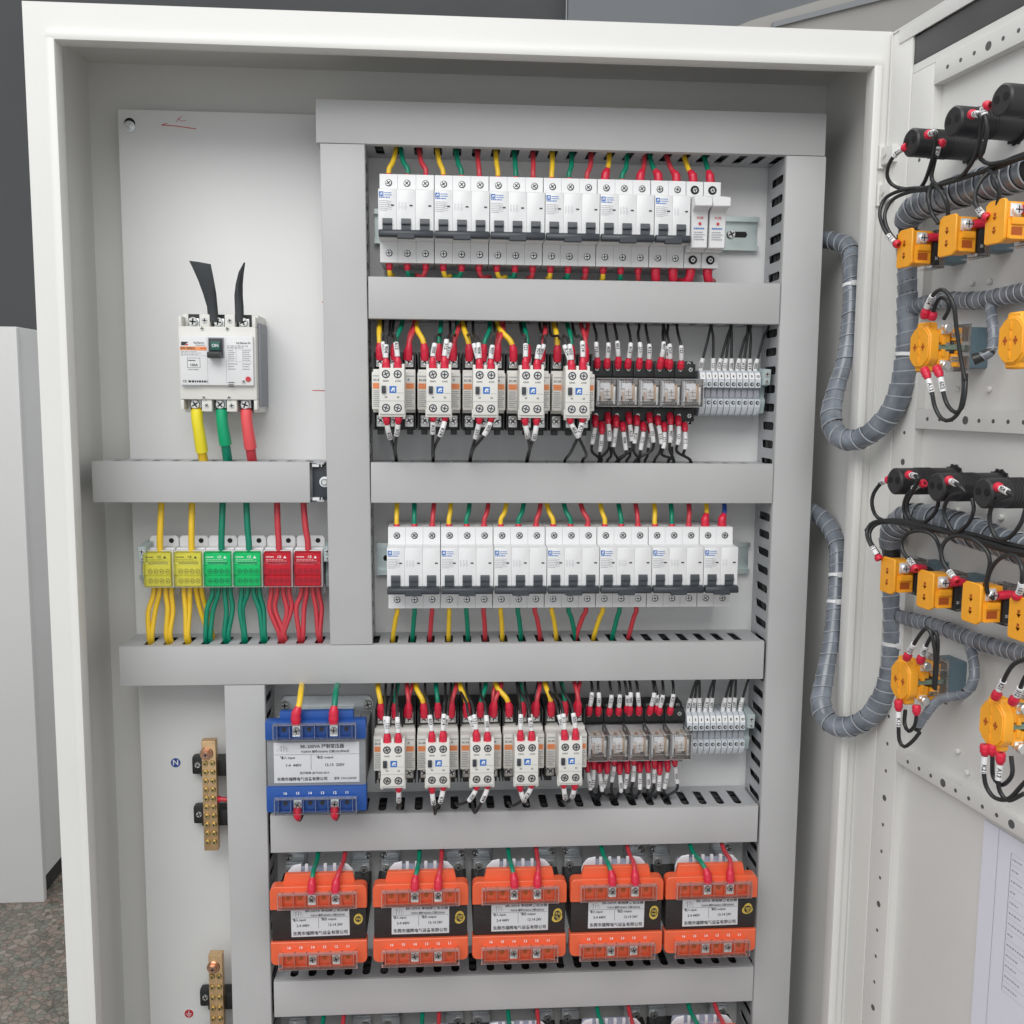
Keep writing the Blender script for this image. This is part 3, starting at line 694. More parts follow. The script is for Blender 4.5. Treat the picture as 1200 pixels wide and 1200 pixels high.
for (row, kz, xk, zup, zdn), (p0, p1, yy) in zip(rowinfo, ((699, 825, 462), (689, 811, 877))):
    xa = at(p0, yy, 52).x; rw = (at(p1, yy, 52).x-xa)/5
    for i in range(5):
        cx = xa+rw*(i+.5)
        place(TR, (cx, DP, kz+1), '%s clear covered plug in relay of the %s relay row' % (PL5[i], row), 'relay', 'clear covered relays in black sockets')
        wh = '%s %s row relay' % (['leftmost', 'second', 'middle', 'fourth', 'rightmost'][i], row)
        for j, dx in enumerate((-rw*.26, rw*.2)[:2 if i < 4 else 1]):
            x = cx+dx; zt = kz+26; ln = R(3)
            wire([(x, DP-42, zt), (x+ln*.2, DP-46, zt+9), (x+ln, DP-50, zt+22), (x+ln+R(1.5), DP-42, zt+34), (x+ln*1.4+R(2), DP-34, zup-1), (x+ln, DP-30, zup+8)], 1.45, BLKW,
                 '%s black wire into the top of the %s' % (['left', 'right'][j], wh), 'control wires into the tops of the relays', boot=11+R(2), bootr=3.3, marker=15, markr=2.4)
            if i == 3 and j == 1 or (i == 2 and j == 0 and row == 'lower'):
                wire([(x-2.5, DP-40, zt+2), (x-3, DP-44, zt+12), (x-4, DP-48, zt+24), (x-6, DP-40, zup-4), (x-6, DP-30, zup+8)], 1.45, BLKW,
                 'doubled black wire beside the %s top wire of the %s' % (['left', 'right'][j], wh), 'doubled wires on the relays', boot=9, bootr=3.1, marker=13, markr=2.3)
        nb = 3 if i < 4 else 2
        if i < 4:
            x = cx+rw*.48; zt = kz-30; ln = R(2.5)
            wire([(x, DP-30, zt), (x+ln*.3, DP-33, zt-12), (x+ln, DP-34, zt-26), (x+ln*1.4, DP-34, (zt-30+zdn)/2), (x+ln-3, DP-33, zdn+2), (x+ln-3, DP-30, zdn-8)], 1.5, BLKW,
                 'black wire behind the others between the %s and the next one' % wh, 'rear control wires under the relays', boot=11+R(1.5), bootr=3.2, marker=15, markr=2.3)
        for j in range(nb):
            x = cx+(-rw*.3, rw*.02, rw*.3)[j]; zt = kz-24; ln = R(3); SX = snap(cx+(0, 3, 3)[j], '3' if row == 'upper' else '5'); dd = (0, -7, 3)[j] if row == 'upper' else (-3, 2, -6)[j]
            wire([(x, DP-40, zt+dd), (x+ln*.2, DP-46, zt-10+dd), (x+ln, DP-48+R(4), zt-24+dd), (x+ln*1.3, DP-44, (zt+dd-24+zdn)/2), (SX+R(1.8), DP-40, zdn+3), (SX+R(1.8), DP-32, zdn-8)], 1.5, BLKW,
                 '%s black wire from the bottom of the %s' % (['left', 'middle', 'right'][j], wh), 'control wires from the bottoms of the relays', boot=12+R(2), bootr=3.2, marker=18+R(2), markr=2.4)

# ------------------------------------------------------------------ terminal blocks
def terminal():
    e = empty('terminal_block'); P = 6.1
    b = MB(); b.prism([(-7,-24),(-34,-24),(-40,-22),(-44,-14),(-44,-6),(-38,-5),(-38,5),(-44,6),(-44,13.6),(-40,22),(-35,24),(-7,24)], -P/2+.12, P/2-.12, TERM, 'x', .25); b.obj('housing', e)
    for s in (1, -1): b = MB(); b.cyl((0, -44.05, s*9.6), 2.0, -.3, INK, 'y', 14); b.screw(.4, s*9.6, -44.6, 1.2, SILVER, False); b.obj('terminal_screw', e)
    b = MB(); b.box(-2.6, 2.6, -39.5, -38, -4.4, 4.4, GINK); b.obj('bridge_channel', e)
    b = MB(); s0 = len(b.v); b.box(-2.7, 2.7, -.3, .3, -3.8, 3.8, MARK); 
    for i in range(len(b.v)): b.v[i] = tuple(Matrix.Translation((0, -42.3, 17.9)) @ Matrix.Rotation(math.radians(-25.5), 4, 'X') @ Vector(b.v[i]))
    b.obj('marker_tag', e)
    return e
TT = terminal()
def bracket():
    e = empty('end_bracket')
    b = MB(); b.prism([(-4,-22),(-30,-22),(-34,-8),(-30,-4),(-30,6),(-48,8),(-50,24),(-24,26),(-4,26)], -4, 4, TERMG, 'x', .5); b.obj('housing', e)
    b = MB(); b.screw(0, 19, -50.2, 2.8); b.obj('screw', e); b = MB(); b.screw(0, 11.5, -49.6, 2.2); b.obj('screw', e); return e
TB = bracket()
for (row, kz, xk, zup, zdn), (p0, p1, yy) in zip(rowinfo, ((820, 891.5, 461), (804.5, 873.5, 862))):
    xa = at(p0, yy, DP-44).x; pw = (at(p1, yy, DP-44).x-xa)/10; zc = at(855, yy, DP-44).z
    for i in range(10):
        cx = xa+pw*(i+.5)
        o = place(TT, (cx, DP, zc), '%s thin pale grey terminal block from the left in the %s terminal strip' % (ORD[i], row), 'terminal block', 'terminal blocks of the two terminal strips')
        b = MB(); b.text(str(i+1), 0, 0, 0, 4.2, INK)
        M = Matrix.Translation((0, -42.8, 17.7)) @ Matrix.Rotation(math.radians(-25.5), 4, 'X')
        for q in range(len(b.v)): b.v[q] = tuple(M @ Vector(b.v[q]))
        b.obj('number_print', o)
    place(TB, (xa+pw*10+4.4, DP, zc+1), 'greygreen end bracket closing the right end of the %s terminal strip' % row, 'end bracket', 'end brackets on the rails')
    seq = [0, 1, 2, 3, 4, 6, 7, 8, 9] if row == 'lower' else [0, 2, 3, 4, 5, 6, 7, 8, 9]
    bund = 4
    for i in seq:
        cx = xa+pw*(i+.5); tgt = xa+pw*((i//3)*3+2.4)+R(1.5); zt = zc+20
        wire([(cx, DP-32, zt), (cx+R(.6), DP-33, zt+9), (cx*.8+tgt*.2, DP-33, zt+18), (cx*.4+tgt*.6, DP-33, (zt+zup)/2+12), (tgt+R(2), DP-32, zup-1), (tgt, DP-30, zup+8)], 1.35, BLKW,
             'black wire with number tube into the %s block of the %s terminal strip' % (ORD[i], row), 'wires into the terminal strips', boot=3 if row == 'lower' else None, bootr=2.6, marker=16, markr=2.45)

# ------------------------------------------------------------------ main breaker
p = at(208, 366, DF); q = at(301, 484, DF); mw = 75.5; mh = p.z-q.z
cxm = at(254, 425, DF).x; czm = (p.z+q.z)/2
MC = empty('moulded_case_breaker', (cxm, DP, czm)); tag(MC, 'big white main breaker with green handle and two curled black barrier cards on top', 'circuit breaker')
h2 = mh/2; w2 = mw/2
b = MB(); b.box(-w2, w2, -40, -1, -h2, h2, CREAM, 1.5); b.box(-w2, w2, -56, -40, -h2+13, h2-13, CREAM, 1.0); b.box(-w2+2, w2-2, -60.5, -56, -h2+27, h2-22, WHITE, 1.2)
for x in (-w2, w2-3.4): 
    b.box(x, x+3.4, -55, -40, h2-13, h2-3, CREAM, .8); b.box(x, x+3.4, -55, -40, -h2+3, -h2+13, CREAM, .8)
for x in (-12.3, 12.3):
    for s in (1, -1): b.box(x-5, x+5, -54, -40, min(s*(h2-13), s*(h2-1)), max(s*(h2-13), s*(h2-1)), CREAM, .8)
b.box(w2, w2+2.2, -44, -4, -h2+6, h2-8, GINK, .8); b.obj('case', MC)
for x in (-24.6, 0, 24.6):
    for s in (1, -1):
        b = MB(); b.box(x-6.6, x+6.6, -41, -40.1, min(s*(h2-13), s*h2), max(s*(h2-13), s*h2), BLACK); b.box(x-5, x+5, -46, -41, s*(h2-9)-4.5, s*(h2-9)+4.5, ZINC, .6); b.screw(x, s*(h2-8), -51, 4.6); b.cyl((x, -46.2, s*(h2-8)), 4.0, -3, SILVER, 'y', 16)
        b.obj('terminal', MC)
b = MB()
for x in (-12.3, 12.3): 
    for s, rr in ((1, 2.4), (-1, 2.4)): b.screw(x, s*(h2-7), -54.8, 3.0 if (x*s < 0) else 2.6); b.screw(x-2, s*(h2-15), -56.8, 2.2)
b.screw(0.5, h2-27, -61.4, 2.0); b.screw(26, -h2+31, -61.4, 2.2); b.obj('cover_screws', MC)
b = MB(); b.box(-7.8, 7.8, -61.6, -60.3, 5, 25, GINK, .4); b.box(-6.6, 6.6, -64, -61.4, 7, 24, BLACK, .8); b.obj('handle_escutcheon', MC)
b = MB(); b.box(-6.4, 6.4, -74, -62, 4.5, 10.5, BLACK, 1.2); b.box(-4.6, 4.6, -65.4, -63.9, 12.5, 21, TEALG, .3); b.text('ON', 0, 16.8, -65.6, 4.2, WINK); hn = b.obj('handle', MC)
b = MB(); y = -60.7
b.add([(-34,y,17),(-31,y,17),(-27,y,20.5),(-34,y,20.5)], [(0,1,2,3)], INK); b.add([(-30.6,y,17),(-28,y,17),(-26.6,y,18.4),(-29.2,y,18.4)], [(0,1,2,3)], RINK)
b.text('Fuji Electric', -22, 19.6, y, 2.6, INK, 'LEFT', 0.85); b.lines(-20, -9.5, 16.4, 18.2, y, 1, GINK, .5, 2)
b.quad(-35.2, -9.4, 12.2, 16, y, ORL); b.text('BW100EAG', -34.6, 14.1, y-.1, 3.6, INK, 'LEFT', .78); b.text('3P100', -10, 14.0, y-.1, 2.2, RINK, 'RIGHT')
b.lines(-34.5, -14, 7.6, 11.6, y, 3, GINK, .4, 5); b.quad(-35, -9.5, 7.0, 7.2, y, GINK)
for (x0, x1, z0, z1) in ((-28.6,-16,4.6,4.9),(-28.6,-16,-4.9,-4.6),(-28.6,-28.3,-4.9,4.9),(-16.3,-16,-4.9,4.9)): b.quad(x0, x1, z0, z1, y, INK)
b.text('100A', -22.3, -2.2, y, 3.6, INK); b.lines(-27.5, -17, 1, 3.6, y, 1, INK, .4, 4); b.lines(-28, -16, -7.6, -5.6, y, 1, GINK, .5, 3)
b.text('CE', -31.5, -18.2, y, 3.2, INK); b.lines(-28, -9.5, -19.6, -16.8, y, 1, INK, .7, 12); b.lines(-34, -10, -23.6, -21.2, y, 1, GINK, .5, 14)
b.text('Fuji Electric FA', 33.5, 19.8, y, 2.7, INK, 'RIGHT', .85); b.lines(10.5, 34, 14.4, 17.8, y, 2, GINK, .45, 21); b.lines(11, 18, 2.2, 13.4, y, 6, GINK, .4, 22); b.lines(25, 34, 2.2, 13.4, y, 6, GINK, .4, 23)
for (x0, x1, z0, z1) in ((10,34.5,14,14.2),(10,34.5,1.4,1.6),(19,24.5,1.4,14),): b.quad(x0, min(x1, x0+.25) if x0 == 19 else x1, z0, z1, y, GINK)
b.lines(11, 20, -7, .6, y, 3, GINK, .35, 24); b.lines(25, 33, -7, .6, y, 3, GINK, .35, 25); b.lines(11, 17, -24, -18, y, 3, INK, .5, 26)
b.cyl((30.5, -60.6, -15.5), 2.6, -.8, RINK, 'y', 16); b.quad(-9.0, -8.8, -h2+28, h2-24, y, GINK); b.quad(9.3, 9.5, -h2+28, h2-24, y, GINK); b.obj('face_print', MC)
def card(pts, name):     # curled insulating card: pts = (x, z, halfwidth, y)
    b = MB(); v = []; N = len(pts)
    for x, z, hw, yy, tw in pts:
        c, s = math.cos(tw), math.sin(tw)
        v += [(x-hw*c, yy+hw*s, z), (x+hw*c, yy-hw*s, z)]
    n0 = len(v); v2 = [(a, c2+.7, d) for a, c2, d in v]
    f = [(2*i, 2*i+1, 2*i+3, 2*i+2) for i in range(N-1)]; f2 = [tuple(n0+k for k in reversed(q)) for q in f]
    side = [(2*i, 2*i+2, n0+2*i+2, n0+2*i) for i in range(N-1)]+[(2*i+3, 2*i+1, n0+2*i+1, n0+2*i+3) for i in range(N-1)]
    side += [(0, n0, n0+1, 1), (2*N-2, 2*N-1, n0+2*N-1, n0+2*N-2)]
    b.add(v+v2, f+f2+side, RUBBER); b.obj(name, MC, ang=60)
def L(px, py, Y=62): 
    a = at(px, py, Y); return a.x-cxm, a.z-czm
def ccard(rows):
    out = []
    for (pxa, pya, pxb, pyb, yy) in rows:
        a = L(pxa, pya); c = L(pxb, pyb); out.append((a, c, yy))
    b = MB(); v = []
    for a, c, yy in out: 
        mid = ((a[0]+c[0])/2, (a[1]+c[1])/2)
        v += [(a[0], yy, a[1]), (mid[0], yy-1.5, mid[1]), (c[0], yy+2, c[1])]
    n0 = len(v); N = len(out); v2 = [(p[0], p[1]+.7, p[2]) for p in v]; f = []
    for i in range(N-1):
        for k in range(2): f.append((3*i+k, 3*i+k+1, 3*i+k+4, 3*i+k+3))
    f2 = [tuple(n0+k for k in reversed(q)) for q in f]
    sd = [(3*i, 3*i+3, n0+3*i+3, n0+3*i) for i in range(N-1)]+[(3*i+5, 3*i+2, n0+3*i+2, n0+3*i+5) for i in range(N-1)]+[(3*N-3, 3*N-2, n0+3*N-2, n0+3*N-3), (3*N-2, 3*N-1, n0+3*N-1, n0+3*N-2)]
    b.add(v+v2, f+f2+sd, RUBBER); return b.obj('barrier_card', MC, ang=60)
ccard([(240,376,252,376,-52),(239,358,251,358,-54),(235.5,343,250.5,342,-58),(231,328,248.5,325,-62),(225,313,246,309,-65),(221.5,305.5,243,308.5,-66)])
ccard([(272,376,282,376,-52),(272,358,282,358,-54),(272,345,281.5,345,-56),(274,332,282,332,-58),(278,318,283.5,320,-60),(284.5,306.5,285.6,306.8,-61)])
for x, m_, nm, cut_ in ((-24.6, YEL, 'yellow', 0), (0, GRN, 'green', 1), (24.6, RED, 'red', 2)):
    X = cxm+x; zt = czm-h2+4
    o = wire([(X, DP-44, zt), (X+.5, DP-46, zt-12), (X+2, DP-44, zt-28), (X+3, DP-40, zt-44), (X+3.5, DP-32, Z3-10)], 4.7 if nm != 'red' else 5.0, m_,
         'thick %s cable from the bottom of the main breaker down into the short duct' % nm, 'thick cables under the main breaker', name='power_cable', cat='cable')
    b = MB(); pth = spline([(X, DP-44, zt), (X+.5, DP-46, zt-12), (X+2, DP-44, zt-28), (X+3, DP-40, zt-44)]); o0 = pth[0]
    seg = resamp([v-o0 for v in cut(pth, 2, {'yellow': 46, 'green': 37, 'red': 41}[nm])], 8)
    SL = {'yellow': mat('bright_yellow_sleeve', (.85, .72, .03), .35, var=.05), 'green': mat('bright_green_sleeve', (.0, .36, .16), .35, var=.05), 'red': mat('coral_sleeve', (.80, .10, .11), .35, var=.05)}[nm]
    b.tube(seg, 5.9, SL, 14, True, lambda t: 6.0-.25*math.sin(t*5)); b.obj('heat_shrink_sleeve', o, ang=60)

# ------------------------------------------------------------------ distribution blocks
def dist(cm, nm):
    e = empty('distribution_block'); w2 = 15.2
    b = MB()
    pr = [(-15.8,-31),(15.8,-31),(15.8,26),(12,31),(2,31),(-12,31),(-15.8,26)]
    b.prism([(-14.8,-29),(-12.5,-31.5),(12.5,-31.5),(14.8,-29),(14.8,29),(12.5,32),(-12.5,32),(-14.8,29)], -22, -19, WHITE, 'y', .5)
    b.box(-14.6, 14.6, -36, -7.5, -20, 21, WHITE, 1.0); b.box(-15, 15, -44, -36, -19.5, 19.5, WHITE, 1.5)
    b.obj('base', e)
    b = MB(); b.cyl((7.5, -22.05, 26.5), 2.6, -.2, DARK, 'y', 14); b.obj('ear_hole', e)
    b = MB(); b.box(-12.6, 12.6, -45.2, -43.8, -17, 17, mat('pale_'+nm+'_insert', {'yellow': (.85,.83,.45), 'green': (.45,.80,.6), 'red': (.80,.40,.42)}[nm], .4))
    for i in range(4):
        for zz in (-2, -12): b.cyl((-8.7+5.8*i, -45.2, zz), 2.6, -.9, INK, 'y', 14); b.cyl((-8.7+5.8*i, -46, zz), 2.2, -1.2, BSCR, 'y', 12); b.cyl((-8.7+5.8*i, -47.3, zz), 1.1, -.2, INK, 'y', 6)
    b.box(-10, 10, -46.6, -46, 6, 7.4, INK); b.obj('brass_bar', e)
    b = MB(); b.prism([(-44,-18.5),(-50.5,-17),(-50.5,-5.5),(-52,-5),(-52,6),(-50.5,7),(-50.5,17.5),(-44,19)], -13.6, 13.6, cm, 'x', .5); b.obj('cover', e)
    b = MB(); y = -50.75; ink = WINK if nm != 'yellow' else INK
    b.lines(-11, -2, 12.6, 14.6, y, 1, ink, .5, 3); b.text('CE', 2.5, 13.6, y, 3.4, ink); b.add([(6.5,y,12.2),(9.8,y,12.2),(8.15,y,15)], [(0,1,2)], ink); b.lines(-11, 11, 8.6, 11.8, y, 2, ink, .2, 4); b.obj('cover_print', e)
    return e
DTS = [(CYEL, 'yellow', YEL), (CGRN, 'green', GRN), (CRED, 'red', RED)]
cov = [183.8, 219.6, 254.3, 289.2, 324.6, 360.2]
slots_px = [(180, 201), (224, 250), (246, 268), (289, 312), (331, 334), (352, 375)]
for i in range(6):
    cm, nm, wm = DTS[i//2]
    if i % 2 == 0: T = dist(cm, nm)
    cx = at(cov[i], 668, DP-51).x
    place(T, (cx, DP, dz), '%s covered distribution block, the %s one of the %s pair' % (nm, ['left', 'right'][i % 2], nm), 'distribution block', 'coloured distribution blocks under the short duct')
    a0 = at([188, 225, 260, 292, 327, 361][i], 643, DP-40); a1 = at([188, 224, 260, 288, 324, 355][i], 592, DP-40)
    wire([(a0.x, DP-41, dz+16), (a0.x, DP-41, a0.z+8), ((a0.x+a1.x)/2, DP-40, (a0.z+a1.z)/2), (a1.x, DP-36, Z3-HD-2), (a1.x, DP-32, Z3-HD+8)], 3.2, wm,
         '%s wire feeding the top of the %s %s distribution block' % (nm, ['left', 'right'][i % 2], nm), 'wires into the tops of the distribution blocks')
    for j in range(4):
        sx = snap(at(slots_px[i][j//2], 748, DP-36).x, '4')+(j % 2)*3.2-1.6
        x = cx-8.7+5.8*j; zt = dz-15
        bow = (-3.5 if j < 2 else 3) if i != 1 else 1
        bk = 9 if i == 1 and j > 1 else 0; jw = R(1.6)
        wire([(x, DP-33+(j % 2), zt), (x+bow*.2, DP-34+bk*.5, zt-14), (x*.75+sx*.25+bow+jw, DP-36+bk+(j % 2)*2, zt-30+R(2)), (sx*.9+x*.1+jw*.5, DP-38+bk*1.4, Z4+9), (sx, DP-35+bk*1.2, Z4-2), (sx+1, DP-28+bk, Z4-12)], 2.55, wm,
             '%s wire, %s of four under the %s %s distribution block' % (nm, nth(j, 4), ['left', 'right'][i % 2], nm), 'wires from the bottoms of the distribution blocks', boot=6, bootr=2.9)
for px, lab in ((170, 'left'), (385, 'right')):
    place(TB, (at(px, 660, DP-40).x, DP, dz), 'greygreen end bracket at the %s end of the distribution blocks' % lab, 'end bracket', 'end brackets on the rails')

# ------------------------------------------------------------------ transformers
def term_strip(e, z, wd, pm, y, fitted, dirn, nums=None, nz=0):
    b = MB(); h = 8.2; x0 = -wd/2; cw = wd/6
    b.box(x0-2, -x0+2, y, y+12, z-h, z+h, pm, .8); b.box(x0, -x0, y-2.5, y, z-h+.6, z-h+2.2, pm); b.box(x0, -x0, y-2.5, y, z+h-2.2, z+h-.6, pm)
    for i in range(7): b.box(x0+cw*i-.6, x0+cw*i+.6, y-3.5, y, z-h+.6, z+h-.6, pm)
    o = b.obj('terminal_strip', e)
    for i in range(6):
        b = MB(); cx = x0+cw*(i+.5)
        if i in fitted: b.box(cx-4, cx+4, y-2, y+.2, z-6, z+6, ZINC, .5); b.screw(cx, z+dirn*.5, y-4, 3.6); b.cyl((cx, y-2.4, z+dirn*.5), 3, -1.2, SILVER, 'y', 12)
        else: b.cyl((cx, y-.1, z+1), 2.4, -.3, DORG if pm is ORT else INK, 'y', 12)
        b.obj('terminal_screw' if i in fitted else 'screw_hole', o)
    b = MB(); X = -x0+3
    b.box(-X, X, y-7.4, y-6.8, z-h+1, z+h-1, CLR); b.box(-X, X, y-7.4, y-2, z+h-1, z+h, CLRE); b.box(-X, X, y-7.4, y-2, z-h, z-h+1, CLRE)
    for i in range(7): b.box(x0+cw*i-.3, x0+cw*i+.3, y-6.7, y-6.1, z-h+1, z+h-1, CLRE)
    b.box(-X-1, -X, y-7.4, y-2, z-h, z+h, CLRE); b.box(X, X+1, y-7.4, y-2, z-h, z+h, CLRE)
    b.obj('clear_guard', e)
    if nums:
        b = MB()
        for i, t in enumerate(nums): b.text(t, x0+cw*(i+.5), nz, y-.8, 4.0, WINK)
        b.obj('terminal_numbers', e)
def ah_logo(b, x, z, y, s, m):
    def ln(p, q, w=.5):
        a = Vector((x+p[0]*s, 0, z+p[1]*s)); c = Vector((x+q[0]*s, 0, z+q[1]*s)); n = (c-a).normalized(); n = Vector((-n.z, 0, n.x))*w*s*.12
        b.add([(k.x, y, k.z) for k in (a-n, c-n, c+n, a+n)], [(0,1,2,3)], m)
    ln((-5,-2.5),(-4.4,-.5)); ln((-4.4,-.5),(-2.6,1.3)); ln((-2.6,1.3),(0,2.8),.8); ln((-1.2,-2.4),(-1.2,3),1.1); ln((-3.4,-1),(-1.2,-1)); ln((1.1,-2.4),(1.1,3),1.1); ln((1.1,.8),(3,.8)); ln((3,.8),(3.4,-2.4),.9); ln((1.4,3),(4,1.2),.6); ln((4,1.2),(5,-2.2),.5); ln((-1.2,.2),(1.1,.2))
# orange ones: local origin = centre of the front, y=0 at plate
OB = at(373, 1084, DP-93).z
OSZ = (at(338, 1006, DP-5).z-OB, at(342, 1021, DP-16).z-OB)
def orange():
    e = empty('isolation_transformer'); WD = 98.5
    b = MB()
    zs = OSZ[0]; zt_ = OSZ[1]
    for sx in (-1, 1):
        b = MB(); b.box(sx*24, sx*48, -3, -1, 20, zs+9, ZINC, .6); b.box(sx*26, sx*46, -15, -13, zt_-8, zt_+7, ZINC, .8); b.box(sx*27, sx*46, -13, -3, zt_+7, zt_+9, ZINC, .6)
        b.cyl((sx*44, -3, zs), 5.6, -1.4, SILVER, 'y', 18); b.screw(sx*44, zs, -7.4, 4.0)
        b.cyl((sx*40, -15, zt_), 4.8, -1, SILVER, 'y', 16); b.screw(sx*40, zt_, -18.4, 3.4)
        b.obj('steel_bracket', e)
    b = MB(); b.box(-WD/2+1, WD/2-1, -92, -14, -17, 18, CORED, 1.0)
    b.obj('core', e)
    b = MB()
    b.prism([(-35, 30), (-35, 45), (-33, 50), (-28, 55.5), (-20, 57), (-20, 30)], -74, -72, BOBB, 'y', .3); b.prism([(35, 30), (35, 45), (33, 50), (28, 55.5), (20, 57), (20, 30)], -74, -72, BOBB, 'y', .3)
    b.box(-19.9, 19.9, -74, -72, 30, 48, COIL)
    for x in (-14.5, -4.8, 4.8, 14.5): b.box(x-1.6, x+1.6, -74.2, -71.8, 46, 56.5, BOBB)
    b.box(-30, 30, -71.5, -52, 20, 46, COIL, 5); b.obj('bobbin', e)
    for s_, z0, z1 in ((1, 18.2, 43), (-1, -42, -17.2)):
        b = MB(); o1, o2 = (z1, z0) if s_ > 0 else (z0, z1); X = WD/2
        prf = [(-X, o2), (-X, o1-5*s_), (-X+1.5, o1-1.5*s_), (-X+5, o1), (X-5, o1), (X-1.5, o1-1.5*s_), (X, o1-5*s_), (X, o2)]
        b.prism(prf, -95, -82, ORT, 'y', .7); b.box(-X+6, X-6, -82, -66, z0+2, z1-7, CORED, 1)
        if s_ > 0: b.prism([(-37, z1-1.2), (-34.5, z1+10), (34.5, z1+10), (37, z1-1.2)], -88, -82, ORT, 'y', .6)
        b.obj('end_shroud', e)
    term_strip(e, 31.5, 72, ORT, -98, (2, 4), 1); term_strip(e, -33.5, 72, ORT, -98, (2, 4), 1, ['16','15','14','13','12','11'], -21.0)
    b = MB(); b.box(-29, 30.5, -92.6, -92.1, -13, 17.5, LABEL, .1); y = -92.75
    ah_logo(b, -22.5, 11.5, y, 1.15, INK)
    b.text('BK-50VA 单相隔离变压器', 7.5, 15.0, y, 4.3, INK, 'CENTER', .92)
    b.text('P:50VA 频率:50/60Hz 日期:2024.06', 8.5, 9.6, y, 2.9, INK, 'CENTER', .82)
    b.text('输入 input:', -27.5, 5.3, y, 3.6, INK, 'LEFT', .85); b.text('输出 output:', 1.5, 5.3, y, 3.6, INK, 'LEFT', .85)
    b.text('2-4 440V', -17, -1.0, y, 4.2, INK, 'CENTER', .85); b.text('12-14 24V', 16, -1.0, y, 4.2, INK, 'CENTER', .85)
    b.quad(-28, 29.5, 7.6, 7.85, y, INK); b.quad(-1.2, -.9, -4.5, 7.6, y, INK)
    b.text('东莞市福辉电气设备有限公司', 0.7, -9.6, y, 4.5, INK, 'CENTER', .96); b.obj('name_plate', e)
    return e
TO = orange()
oy = 1083; lefts = [316, 436.8, 553, 667.5, 778.5]; rights = [430.5, 549, 664, 777, 887]
oz = at(373, 1084, DP-93).z
for rw_i in range(2):
    for i in range(5):
        cx = (at(lefts[i], oy, DP-95).x+at(rights[i], oy, DP-95).x)/2; zc = oz-rw_i*185
        o = place(TO, (cx, DP, zc), ('orange shrouded transformer, %s in the fully visible row' % nth(i, 5)) if rw_i == 0 else ('orange shrouded transformer, %s in the cut off row under the lowest duct' % nth(i, 5)), 'transformer', 'orange shrouded transformers')
        k = MB(); k.cyl((0, 0, 0), 4.6, -.3, GOLD, 'y', 24); 
        for v in range(len(k.v)): k.v[v] = (k.v[v][0], k.v[v][1], k.v[v][2]*1.28)
        k.cyl((0, -.32, 0), 3.2, -.05, INK, 'y', 18, 2.6); k.text('合格', 0, 0, -.45, 3.0, GOLD, 'CENTER', .9)
        for ch_ in o.children:
            if ch_.name.startswith('name_plate'): ch_.location = Vector((R(1.5), 0, R(.7)))*S; ch_.rotation_euler = (0, R(.012), 0)
        so = k.obj('quality_sticker', o, (40+R(2), -92.3, 3.5+R(3))); so.rotation_euler = (0, [.15, .75, .95, .1, 1.3][i], 0)
        rn = 'the visible row' if rw_i == 0 else 'the cut off bottom row'
        zu = (Z5 if rw_i == 0 else Z6)-HD
        for j, (ch, xx) in enumerate((('G', -6), ('R', 18))):
            nm, m_ = CN[ch]; X = cx+xx; ln = (3 if j == 0 else 2)*(-1 if i >= 2 and j == 0 else 1)+R(2.5)
            wire([(X, DP-100, zc+37.5), (X, DP-99, zc+43), (X+ln*.2, DP-96, zc+50), (X+ln, DP-88, zc+57), (X+ln*1.4, DP-62, zu-8), (X+ln*1.4, DP-36, zu+2), (X+ln*1.4, DP-30, zu+10)], 2.4, m_,
                 '%s wire into the %s orange transformer of %s' % (nm, ['leftmost', 'second', 'middle', 'fourth', 'rightmost'][i], rn), 'wires into the orange transformers', boot=16, bootr=3.9, bmat=BOOT)
# blue transformer
BTx = (at(311, 895, DP-98).x+at(429, 895, DP-98).x)/2; BTz = at(370, 895, DP-98).z
e = empty('control_transformer', (BTx, DP, BTz)); tag(e, 'blue ended control transformer with large white name plate above the orange ones', 'transformer'); WD = 100.5
zk = at(332, 827, DP-6).z-BTz
b = MB(); b.prism([(-50,zk+5),(-46,zk+10),(46,zk+10),(50,zk+5),(50,20),(-50,20)], -3, -1, ZINC, 'y', .5); b.box(-30, 30, -12, -3, zk-12, zk-2, ZINC, 3)
for x in (-45, 45): b.cyl((x, -3, zk), 6, -1.2, SILVER, 'y', 18); b.screw(x, zk, -7, 4.4)
b.obj('steel_bracket', e)
b = MB(); b.box(-WD/2+1, WD/2-1, -93, -10, -27, 26, CORE, 1); b.obj('core', e)
for z0, z1 in ((24.5, 47), (-51, -24.6)):
    b = MB(); b.box(-WD/2, WD/2, -97, -84, z0, z1-(3 if z0 > 0 else 0), BLT, 1.6); b.box(-WD/2+8, WD/2-8, -84, -62, z0+2, z1-7, CORE, 1)
    if z0 > 0: b.box(-WD/2+14, WD/2-13, -92, -83, z1-4, z1+5, BLT, 1)
    b.obj('end_shroud', e)
def shift_strip(z, pm, y): pass
term_strip(e, 35.2, 74, BLT, -99, (1, 4), 1, None); term_strip(e, -41.5, 74, BLT, -99, (1, 4), 1, ['16','15','14','13','12','11'], -30.0)
b = MB()
for i, t in enumerate(['1','2','3','4','5','6']): b.text(t, -37+74/6*(i+.5), 26.2, -97.3, 3.2, WINK)
b.obj('terminal_numbers', e)
b = MB(); b.box(-42.5, 43, -93.8, -93.1, -21.5, 21, LABEL, .3); y = -94
ah_logo(b, -33.5, 14, y, 1.15, INK); b.text('BK-200VA 控制变压器', 6, 16.4, y, 4.8, INK, 'CENTER', .95); b.text('P:200VA 频率:50/60Hz 日期:2023年06月', 9, 11.0, y, 3.0, INK, 'CENTER', .95)
